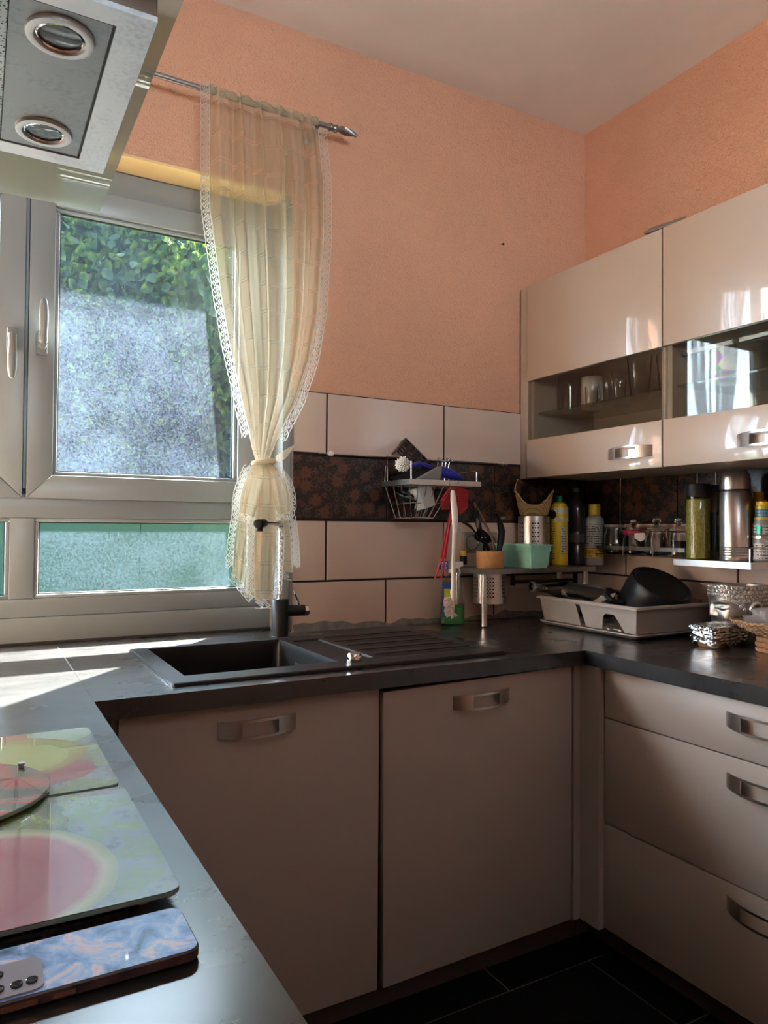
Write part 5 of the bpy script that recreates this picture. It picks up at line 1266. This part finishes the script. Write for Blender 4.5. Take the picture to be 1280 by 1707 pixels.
# -- right wall shelf and what stands on it
ws = T('wall_shelf', 'steel shelf hanging on the right wall tiles under the wall cabinets', 'shelf', (-.1, -.74, 1.135))
y0, y1, zt = -.872, -.598, 1.156
bm = NB(); bx(bm, -.190, -.014, y0, y1, zt-.002, zt); bx(bm, -.1915, -.190, y0, y1, zt-.020, zt); bx(bm, -.190, -.014, y0-.0015, y0, zt-.020, zt); bx(bm, -.190, -.014, y1, y1+.0015, zt-.020, zt); O('shelf_plate', bm, M_STEEL, ws)
bm = NB(); tube(bm, [(-.183, y0+.006, zt), (-.183, y0+.006, zt+.040), (-.178, y0+.006, zt+.044), (-.03, y0+.006, zt+.044), (-.024, y0+.006, zt)], .0022, 6)
for y in (y0+.03, y1-.03): tube(bm, [(-.016, y, zt-.01), (-.0155, y, 1.49), (-.0215, y, 1.5045), (-.026, y, 1.498)], .002, 6)
O('guard_wire', bm, M_WIRE, ws)
rl2 = T('wall_rail', 'thin steel rail on the right wall above the jars and thermos', 'rail', (-.02, -.6, 1.49))
bm = NB(); cyl(bm, (-.0215, -1.45, 1.499), (-.0215, -.12, 1.499), .0035, n=10)
for y in (-1.3, -.16): cyl(bm, (-.0105, y, 1.499), (-.0255, y, 1.499), .006, n=12)
O('bar', bm, M_WIRE, rl2)
zs = zt+.0005
def olive():
    n = NT('olive_green_filling'); p = n.obj(); n.L(n.ramp(n.noise(p, 120, 3), [(.3, (.16, .15, .01)), (.7, (.30, .27, .03))]), n.b.inputs['Base Color']); n.b.inputs['Roughness'].default_value = .25; n.b.inputs['Coat Weight'].default_value = .6; n.bump(n.noise(p, 200, 3), .7, .003); return n.m
gb_ = bottle('glass_jar', 'tall glass jar of green filling with black lid on the wall shelf', 'jar', (-.142, -.655, zs), [(0, 0), (.033, 0), (.037, .005), (.037, .195), (.035, .205), (.0335, .21), (0, .21)], olive(), [(0, .205), (.0395, .205), (.0395, .244), (.037, .247), (0, .247)], M_BLACKM)
bm = NB(); lat(bm, [(.0376, .196), (.0376, .206), (.036, .208)], (-.142, -.655, zs), 28); O('glass_rim', bm, M_JARG, gb_)
bo = bottle('capped_bottle', 'dark blue labelled bottle with blue cap between green jar and thermos', 'bottle', (-.068, -.660, zs), [(0, 0), (.030, 0), (.033, .005), (.033, .15), (.032, .20), (.029, .222), (.018, .232), (0, .232)], P('grey_brown_plastic', (.24, .21, .18), .4), [(0, .232), (.022, .232), (.022, .244), (.020, .246), (0, .246)], M_BLUE)
wrap_label(bo, (-.068, -.660), .0334, A_CAM-1.7, A_CAM+1.7, zs+.025, zs+.155, P('navy_label', (.012, .03, .07), .35)); wrap_label(bo, (-.068, -.660), .0336, A_CAM+.15, A_CAM+1.3, zs+.08, zs+.142, L_GREY); wrap_label(bo, (-.068, -.660), .0337, A_CAM+.15, A_CAM+1.3, zs+.134, zs+.146, M_YEL)
tm = T('thermos', 'tall brushed steel thermos flask standing on the wall shelf', 'thermos', (-.124, -.775, zs))
pr_ = [(0, 0), (.044, 0), (.046, .003)]
for k in range(4): pr_ += [(.046, .016+.008*k), (.0445, .018+.008*k), (.046, .020+.008*k)]
pr_ += [(.046, .215), (.044, .219)]
bm = NB(); lat(bm, pr_+[(0, .219)], (-.124, -.775, zs), 40); O('flask_body', bm, M_STEEL, tm)
bm = NB(); lat(bm, [(0, .219), (.0435, .219), (.0435, .224), (0, .224)], (-.124, -.775, zs), 40); O('seal_ring', bm, M_BLACK, tm)
bm = NB(); lat(bm, [(0, .224), (.0455, .224), (.0455, .258), (.043, .272), (.036, .281), (.020, .285), (0, .286)], (-.124, -.775, zs), 40); O('cup_lid', bm, M_STEEL, tm)
jl = bottle('label_jar', 'glass jar with white printed label at the shelf end, bottom of a stack', 'jar', (-.100, -.838, zs), [(0, 0), (.030, 0), (.033, .004), (.033, .062), (.030, .068), (0, .068)], P('pale_jar', (.50, .50, .47), .15), [(0, .068), (.035, .068), (.035, .077), (.033, .079), (0, .079)], M_STEEL) if False else None
def stackjar(name, label, cat, c, prof, mat, cap, capmat, lab): 
    o = bottle(name, label, cat, c, prof, mat, cap, capmat)
    for r, a0, a1, z0, z1, m in lab: wrap_label(o, (c[0], c[1]), r, a0, a1, c[2]+z0, c[2]+z1, m)
    return o
J = (-.085, -.846)
stackjar('label_jar', 'glass jar with white printed label, lowest of the stack right of the thermos', 'jar', (J[0], J[1], zs), [(0, 0), (.030, 0), (.0325, .004), (.0325, .066), (.030, .072), (0, .072)], P('grey_jar', (.34, .34, .32), .12), [(0, .072), (.034, .072), (.034, .080), (.032, .082), (0, .082)], M_STEEL, [(.0329, A_CAM-1.3, A_CAM+.55, .008, .056, L_WHITE), (.0329, A_CAM+.6, A_CAM+1.6, .008, .056, L_WHITE)])
stackjar('tin', 'small silver tin with a green stripe, middle of the stack right of the thermos', 'tin', (J[0], J[1], zs+.0825), [(0, 0), (.032, 0), (.0325, .002), (.0325, .030), (.030, .035), (.027, .046), (0, .046)], P('silver_tin', (.42, .42, .43), .3, .4), None, None, [(.0329, A_CAM-1.5, A_CAM+1.6, .002, .029, L_WHITE), (.0332, A_CAM-.95, A_CAM-.35, .003, .028, P('shiny_green', (.0, .28, .17), .2, .3))])
stackjar('spice_tub', 'little blue tub with yellow lid, topmost of the stack right of the thermos', 'tub', (J[0], J[1], zs+.129), [(0, 0), (.0275, 0), (.0275, .006), (.024, .008), (.0235, .035), (0, .035)], M_YEL, [(0, .035), (.025, .035), (.025, .042), (.022, .043), (.022, .056), (0, .057)], M_YEL, [(.0244, A_CAM-1.7, A_CAM+1.7, .009, .034, L_TEAL)])
bo = bottle('yellow_bottle', 'yellow plastic bottle half hidden behind the stacked jars at the picture edge', 'bottle', (-.040, -.798, zs), [(0, 0), (.026, 0), (.028, .004), (.028, .17), (.022, .195), (0, .195)], P('yellow_green_plastic', (.50, .42, .03), .4), [(0, .195), (.016, .195), (.016, .218), (0, .219)], P('orange_cap', (.60, .30, .02), .4))
# -- wire rack of spice jars
jr = T('spice_rack', 'wire spice rack with a flat steel front band on the right wall', 'rack', (-.06, -.37, 1.15))
a0, a1 = -.178, -.585
bm = NB(); bx(bm, -.118, -.1165, a1, a0, 1.176, 1.190); O('front_band', bm, M_STEELD, jr)
bm = NB()
for z in (1.158, 1.258): tube(bm, [(-.116, a0, z), (-.018, a0, z), (-.018, a1, z), (-.116, a1, z)], .0022, 6, closed=(z < 1.2))
for i in range(5):
    x = lerp(-.105, -.03, i/4); tube(bm, [(x, a0, 1.158), (x, a1, 1.158)], .0016, 5)
for i in range(4):
    y = lerp(a0, a1, i/3); tube(bm, [(-.118, y, 1.19), (-.118, y, 1.158), (-.018, y, 1.158), (-.018, y, 1.258)], .0018, 6)
for y in (a0-.03, a1+.03): tube(bm, [(-.018, y, 1.258), (-.0165, y, 1.49), (-.0215, y, 1.5045), (-.026, y, 1.498)], .002, 6)
O('rack_wires', bm, M_WIRE, jr)
def jar(name, label, c, r, h, fill, fillmat, lidkind, ribs=False, lidmat=None):
    o = T(name, label, 'jar', c); bm = NB()
    lat(bm, [(0, 0), (r*.9, 0), (r, .004), (r, h*.70), (r*.82, h*.86), (r*.82, h), (r*.76, h), (r*.76, h*.86), (r*.93, h*.69), (r*.93, .006), (0, .004)], c, 28)
    if ribs:
        for v in bm.verts:
            a = math.atan2(v.co.y-c[1], v.co.x-c[0]); k = 1+.05*math.sin(14*a)*(1 if v.co.z < c[2]+h*.72 else 0); v.co.x = c[0]+(v.co.x-c[0])*k; v.co.y = c[1]+(v.co.y-c[1])*k
    O('glass_body', bm, M_JARG, o)
    bm = NB(); lat(bm, [(0, .0065), (r*.90, .0065), (r*.90, fill), (0, fill+.001)], c, 20); O('contents', bm, fillmat, o)
    bm = NB()
    if lidkind == 'dome': lat(bm, [(r*.86, h), (r*.98, h+.003), (r*.95, h+.010), (r*.6, h+.020), (r*.2, h+.024), (r*.22, h+.030), (r*.36, h+.038), (r*.3, h+.048), (0, h+.051)], c, 24)
    else: lat(bm, [(0, h), (r*.95, h), (r*.95, h+.012), (r*.9, h+.014), (0, h+.014)], c, 24)
    O('lid', bm, lidmat or M_JARG, o); return o
M_HERB = P('dark_herbs', (.05, .05, .03), .9, var=.4, nscale=200); M_SPICE = P('reddish_spice', (.10, .045, .035), .9, var=.4, nscale=200); M_NOOD = P('golden_pieces', (.38, .22, .05), .8, var=.5, nscale=120)
zj = 1.1605
jar('spice_jar', 'ribbed jar of dark herbs at the corner end of the spice rack', (-.066, -.226, zj), .040, .098, .034, M_HERB, 'flat', True)
o = jar('spice_jar', 'jar with a pink red seal band in the spice rack', (-.066, -.320, zj), .041, .078, .024, M_NOOD, 'dome')
bm = NB(); lat(bm, [(.036, .070), (.0395, .073), (.041, .080), (.0395, .087), (.035, .089)], (-.066, -.320, zj), 28); O('seal_band', bm, P('pink_red_rubber', (.45, .015, .07), .35), o)
jar('spice_jar', 'clear ribbed jar with a domed glass knob lid in the spice rack', (-.066, -.424, zj), .041, .085, .018, P('pale_grains', (.40, .36, .32), .8), 'dome', True)
jar('spice_jar', 'jar of dark red spice behind the green jar end of the spice rack', (-.066, -.518, zj), .038, .082, .052, M_SPICE, 'dome')
bm = NB(); poly(bm, [(-.100, -.352, zj+.078), (-.085, -.385, zj+.080), (-.084, -.392, zj+.060), (-.096, -.376, zj+.048), (-.104, -.356, zj+.060)], (.004, .002, 0)); tag(O('paper_tag', bm, M_WHITEP), 'small white paper tag between the pink banded jar and the ribbed jar', 'tag')

# -- inside the wall cabinets
zg = 1.702
M_GLS = clear('drinking_glass', (.96, .97, .97))
def tumbler(label, c, r0_, r1_, h, ribs=0, group='tumblers in the wall cabinet'):
    o = T('drinking_glass', label, 'glass', c, group); bm = NB()
    lat(bm, [(0, 0), (r0_*.92, 0), (r0_, .003), (r1_, h), (r1_-.0022, h), (r0_-.003, .010), (0, .009)], c, 28)
    if ribs:
        for v in bm.verts:
            if v.co.z < c[2]+h*.55:
                a = math.atan2(v.co.y-c[1], v.co.x-c[0]); k = 1+.05*math.sin(ribs*a+v.co.z*120); v.co.x = c[0]+(v.co.x-c[0])*k; v.co.y = c[1]+(v.co.y-c[1])*k
    O('glass_body', bm, M_GLS, o); return o
tumbler('wide clear tumbler at the far left of the cabinet shelf', (-.200, -.118, zg), .034, .042, .145)
tumbler('small clear tumbler tucked between the left tumbler and the white mug', (-.130, -.170, zg), .026, .030, .085)
mg = T('white_mug', 'plain white straight mug on the glass shelf of the wall cabinet', 'mug', (-.200, -.238, zg))
bm = NB(); lat(bm, [(0, 0), (.036, 0), (.038, .003), (.038, .118), (.036, .120), (.034, .118), (.034, .006), (0, .005)], (-.200, -.238, zg), 32); O('mug_body', bm, P('white_ceramic', (.72, .71, .68), .3), mg)
bm = NB(); tube(bm, [(-.164, -.226, zg+.03), (-.145, -.220, zg+.04), (-.140, -.219, zg+.06), (-.145, -.220, zg+.08), (-.164, -.226, zg+.09)], .005, 8); O('handle', bm, P('white_ceramic', (.72, .71, .68), .3), mg)
tumbler('small clear shot tumbler just right of the white mug', (-.255, -.292, zg), .021, .023, .070)
tumbler('tall clear tumbler behind the shot tumblers in the wall cabinet', (-.140, -.330, zg), .034, .040, .135)
tumbler('second small shot tumbler right of the white mug', (-.250, -.352, zg), .022, .024, .072)
tumbler('third small shot tumbler beside the patterned tall glass', (-.245, -.412, zg), .022, .025, .072)
tumbler('tall flared glass with cut pattern at the middle right of the shelf', (-.215, -.478, zg), .030, .043, .150, 12)
tumbler('second tall flared cut glass next to the first on the shelf', (-.165, -.560, zg), .030, .042, .145, 12)
tumbler('cut glass at the far right end of the shelf of the corner cabinet', (-.215, -.640, zg), .030, .041, .120, 14)
def cupmat():
    n = NT('painted_flower_cup'); p = n.obj(); v = n.n('ShaderNodeTexVoronoi'); n.L(p, v.inputs['Vector']); v.inputs['Scale'].default_value = 26
    n.L(n.ramp(v.outputs['Color'], [(0, (.62, .10, .26)), (.34, (.62, .10, .26)), (.36, (.70, .52, .04)), (.62, (.70, .52, .04)), (.64, (.22, .38, .16)), (.85, (.55, .42, .32))], 'CONSTANT'), n.b.inputs['Base Color']); n.b.inputs['Roughness'].default_value = .25; return n.m
for lb, c in (('cup painted pink and yellow on the shelf of the right wall cabinet', (-.200, -.800, zg)), ('second pink painted cup at the picture edge in the right wall cabinet', (-.200, -1.010, zg))):
    o = T('painted_cup', lb, 'cup', c); bm = NB(); lat(bm, [(0, 0), (.030, 0), (.034, .004), (.038, .105), (.036, .107), (.033, .10), (.030, .008), (0, .007)], c, 30); O('cup_body', bm, cupmat() if 'painted_flower' not in MATS else MATS['painted_flower'], o)
    bm = NB(); lat(bm, [(.0345, .012), (.0362, .014), (.0368, .030), (.0355, .031)], c, 30); O('base_band', bm, P('brown_band', (.26, .12, .06), .4), o)
# -- tray on top of the cabinets, nail, hob, glass covers, phone
tt = T('flat_tray', 'grey flat tray lying on top of the wall cabinets with its edge showing', 'tray', (-.2, -.66, 2.192))
bm = NB(); poly(bm, [(-.318, -.585, 2.2205), (-.310, -.73, 2.2105), (-.05, -.75, 2.195), (-.05, -.60, 2.205)], (0, 0, .004)); poly(bm, [(-.318, -.585, 2.2245), (-.310, -.73, 2.2145), (-.292, -.73, 2.232), (-.296, -.600, 2.242)], (.003, 0, 0)); poly(bm, [(-.06, -.60, 2.1925), (-.06, -.75, 2.1925), (-.05, -.75, 2.198), (-.05, -.60, 2.208)], (.01, 0, 0)); poly(bm, [(-.30, -.61, 2.1925), (-.30, -.72, 2.1925), (-.30, -.72, 2.213), (-.30, -.61, 2.22)], (.012, 0, 0)); O('tray_body', bm, P('grey_painted_tin', (.30, .26, .24), .35, .3), tt)
bm = NB(); cyl(bm, (-.440, .002, 2.36), (-.440, -.012, 2.357), .0022, n=8); lat(bm, [(0, 0), (.005, 0), (.004, .002), (0, .0025)], (-.440, -.011, 2.357), 10, (0, -1, 0)); tag(O('nail', bm, M_DARKGAP), 'small dark nail in the salmon wall right of the curtain', 'nail')
hb = T('hob', 'black glass ceramic hob set in the left worktop under the glass covers', 'hob', (-2.4, -1.22, CT))
def hobglass():
    n = NT('black_hob_glass'); n.b.inputs['Base Color'].default_value = (.012, .012, .014, 1); n.b.inputs['Roughness'].default_value = .04; n.b.inputs['Coat Weight'].default_value = .5
    n.L(n.mix(n.noise(n.pos(), 4, 2), (.010, .010, .012), (.018, .018, .02)), n.b.inputs['Base Color']); return n.m
bm = NB(); rings(bm, [rrect(-2.62, -2.080, -1.555, -.978, .01, z) for z in (CT+.0005, CT+.004)]); O('glass_plate', bm, hobglass(), hb)
bm = NB()
for cx, cy, r in ((-2.23, -1.11, .105), (-2.23, -1.11, .075), (-2.25, -1.40, .09), (-2.50, -1.10, .08), (-2.48, -1.4, .10)):
    lat(bm, [(r, CT+.0042), (r+.0018, CT+.0043), (r+.0018, CT+.0041)], (cx, cy, 0), 64)
O('zone_ring', bm, P('grey_ring_print', (.20, .20, .21), .3), hb)
def fruitprint(name, near):
    """glass cover printed with melon, leaves and grey berries under a clear coat"""
    n = NT(name); p = n.pos(); x, y, z = n.xyz(p)
    def disc(cx, cy, r, wob=.06):
        dx = n.math('SUBTRACT', x, cx); dy = n.math('SUBTRACT', y, cy); d = n.math('SQRT', n.math('ADD', n.math('MULTIPLY', dx, dx), n.math('MULTIPLY', dy, dy)))
        return n.math('ADD', n.math('DIVIDE', d, r), n.math('MULTIPLY', n.math('SUBTRACT', n.noise(p, 14, 3), .5), wob*2))
    base = n.ramp(n.noise(p, 16, 4, .6, .8), [(.30, (0.060, 0.079, 0.103)), (.45, (0.180, 0.216, 0.229)), (.58, (0.144, 0.216, 0.084)), (.72, (0.216, 0.264, 0.252))])
    if near:
        q = disc(-2.215, -1.478, .132); leaf = n.math('LESS_THAN', disc(-2.25, -1.33, .14, .2), 1)
        col = n.mix(leaf, base, n.ramp(n.noise(p, 22, 3, .6, 1), [(.35, (0.060, 0.084, 0.043)), (.6, (0.180, 0.229, 0.060)), (.75, (0.252, 0.276, 0.180))]))
        mel = n.ramp(q, [(0, (0.331, 0.060, 0.072)), (.55, (0.300, 0.036, 0.060)), (.82, (0.349, 0.096, 0.108)), (.90, (0.396, 0.349, 0.204)), (.97, (0.264, 0.276, 0.132)), (1, (0.240, 0.264, 0.144))])
        col = n.mix(n.math('LESS_THAN', q, 1), col, mel)
    else:
        q = disc(-2.165, -1.085, .10); q2 = disc(-2.10, -.985, .055); q3 = disc(-2.18, -.975, .045); q4 = disc(-2.11, -1.17, .05, .2)
        col = n.mix(n.math('LESS_THAN', q4, 1), base, (0.240, 0.060, 0.072))
        col = n.mix(n.math('LESS_THAN', q2, 1), col, (0.252, 0.312, 0.216)); col = n.mix(n.math('LESS_THAN', q3, 1), col, (0.349, 0.132, 0.096))
        col = n.mix(n.math('LESS_THAN', q, 1), col, n.ramp(q, [(0, (0.312, 0.336, 0.132)), (.7, (0.276, 0.312, 0.108)), (.95, (0.240, 0.216, 0.060)), (1, (0.204, 0.048, 0.036))]))
    n.L(col, n.b.inputs['Base Color']); n.b.inputs['Roughness'].default_value = .25; n.b.inputs['Coat Weight'].default_value = 1; n.b.inputs['Coat Roughness'].default_value = .015; n.b.inputs['Coat IOR'].default_value = 1.5
    n.bump(n.noise(p, 7, 1), .02, .01); return n.m
M_EDGE = P('greenish_glass_edge', (0.180, 0.240, 0.216), .12)
def cover(label, x0, x1, y0, y1, mat):
    o = T('glass_cover', label, 'hob cover', ((x0+x1)/2, (y0+y1)/2, CT+.004)); z0 = CT+.0125
    bm = NB(); rings(bm, [rrect(x0+.001, x1-.001, y0+.001, y1-.001, .012, z0), rrect(x0, x1, y0, y1, .013, z0+.001), rrect(x0, x1, y0, y1, .013, z0+.0045)], True, True); O('glass_sheet', bm, M_EDGE, o)
    bm = NB(); vs = [bm.verts.new(q) for q in rrect(x0+.0006, x1-.0006, y0+.0006, y1-.0006, .0125, z0+.0052)]; bm.faces.new(vs); O('printed_face', bm, mat, o)
    for a in (x0+.03, x1-.03):
        for b in (y0+.03, y1-.03):
            bm = NB(); lat(bm, [(0, .0002 if a > -2.105 else .0045), (.007, .0002 if a > -2.105 else .0045), (.007, .0124), (0, .0124)], (a, b, CT), 14); O('foot', bm, M_WHITEP, o)
cover('near glass hob cover printed with a cut melon, beside the phone', -2.56, -2.041, -1.568, -1.270, fruitprint('melon_print_glass', True))
cover('far glass hob cover printed with green fruit, nearest the window', -2.56, -2.044, -1.262, -.962, fruitprint('green_fruit_print_glass', False))
rb = T('round_glass_board', 'round glass board printed with red fruit lying across both hob covers', 'board', (-2.240, -1.228, CT+.0185))
def redprint():
    n = NT('red_fruit_print_glass'); p = n.pos(); mp = n.n('ShaderNodeMapping'); n.L(p, mp.inputs[0]); mp.inputs['Scale'].default_value = (1, 1.9, 1); mp.inputs['Rotation'].default_value = (0, 0, .35)
    f = n.noise(mp.outputs[0], 17, 2, .4, .4)
    n.L(n.ramp(f, [(.34, (0.036, 0.043, 0.036)), (.42, (0.079, 0.120, 0.066)), (.455, (0.108, 0.163, 0.084)), (.48, (0.349, 0.044, 0.036)), (.58, (0.372, 0.079, 0.066)), (.63, (0.120, 0.115, 0.108)), (.72, (0.079, 0.163, 0.090))]), n.b.inputs['Base Color'])
    n.b.inputs['Roughness'].default_value = .25; n.b.inputs['Coat Weight'].default_value = 1; n.b.inputs['Coat Roughness'].default_value = .015; n.b.inputs['Coat IOR'].default_value = 1.45; return n.m
zc2 = CT+.0185
bm = NB(); lat(bm, [(0, .002), (.1155, .002), (.117, .003), (.117, .0065), (.116, .0075)], (-2.240, -1.228, zc2), 72); O('glass_disc', bm, M_EDGE, rb)
bm = NB(); lat(bm, [(.1160, .0075), (.10, .0078), (0, .0078)], (-2.240, -1.228, zc2), 72); O('printed_face', bm, redprint(), rb)
for k in range(3):
    bm = NB(); a = 2*PI*k/3+.4; lat(bm, [(0, .0002), (.006, .0002), (.006, .0021), (0, .0021)], (-2.240+.09*math.cos(a), -1.228+.09*math.sin(a), zc2), 12); O('foot', bm, M_WHITEP, rb)
bm = NB(); lat(bm, [(0, .0080), (.0035, .0080), (.0035, .011), (.0045, .0115), (.0045, .014), (0, .0142)], (-2.152, -1.162, zc2), 14); O('knob', bm, M_GREYP, rb)
def phonemat():
    n = NT('flower_phone_case'); p = n.pos()
    f = n.noise(p, 26, 5, .62, 1.2)
    n.L(n.ramp(f, [(.30, (.03, .05, .10)), (.42, (.14, .27, .58)), (.52, (.26, .42, .74)), (.60, (.62, .55, .62)), (.68, (.60, .34, .38)), (.78, (.14, .09, .12))]), n.b.inputs['Base Color'])
    n.b.inputs['Roughness'].default_value = .3; n.b.inputs['Specular IOR Level'].default_value = .2; n.b.inputs['Coat Weight'].default_value = .7; n.b.inputs['Coat Roughness'].default_value = .03; return n.m
ph = T('mobile_phone', 'mobile phone lying face down in a patterned blue case, lower left foreground', 'phone', (-2.125, -1.618, CT))
px0, px1, py0, py1 = -2.206, -2.047, -1.656, -1.582
bm = NB(); rings(bm, [rrect(px0+.002, px1-.002, py0+.002, py1-.002, .010, CT+.0006), rrect(px0, px1, py0, py1, .011, CT+.003), rrect(px0, px1, py0, py1, .011, CT+.0095), rrect(px0+.0012, px1-.0012, py0+.0012, py1-.0012, .010, CT+.0108)]); O('case_frame', bm, P('dark_mottled_edge', (.06, .035, .035), .3, var=.8, nscale=90), ph)
bm = NB(); vs = [bm.verts.new(q) for q in rrect(px0+.0013, px1-.0013, py0+.0013, py1-.0013, .010, CT+.0111)]; bm.faces.new(vs); O('case_back', bm, phonemat(), ph)
bm = NB(); rings(bm, [rrect(-2.200, -2.160, -1.652, -1.608, .008, CT+.0112), rrect(-2.200, -2.160, -1.652, -1.608, .008, CT+.0122)]); cb = O('camera_plate', bm, P('smoky_plate', (.30, .28, .32), .15), ph)
for x, y in ((-2.168, -1.640), (-2.178, -1.6405), (-2.190, -1.641), (-2.190, -1.622)):
    bm = NB(); lat(bm, [(0, .0122), (.0042, .0122), (.0042, .0134), (.0034, .0137), (.003, .0131), (0, .0130)], (x, y, CT), 20); O('camera_lens', bm, P('lens_glass', (.05, .05, .06), .05, .3), cb)
bm = NB(); bx(bm, -2.195, -2.165, -1.6568, -1.656, CT+.004, CT+.008); bx(bm, -2.155, -2.140, -1.6566, -1.656, CT+.004, CT+.0075); O('side_button', bm, P('copper_frame', (.45, .20, .14), .25, .8), ph)
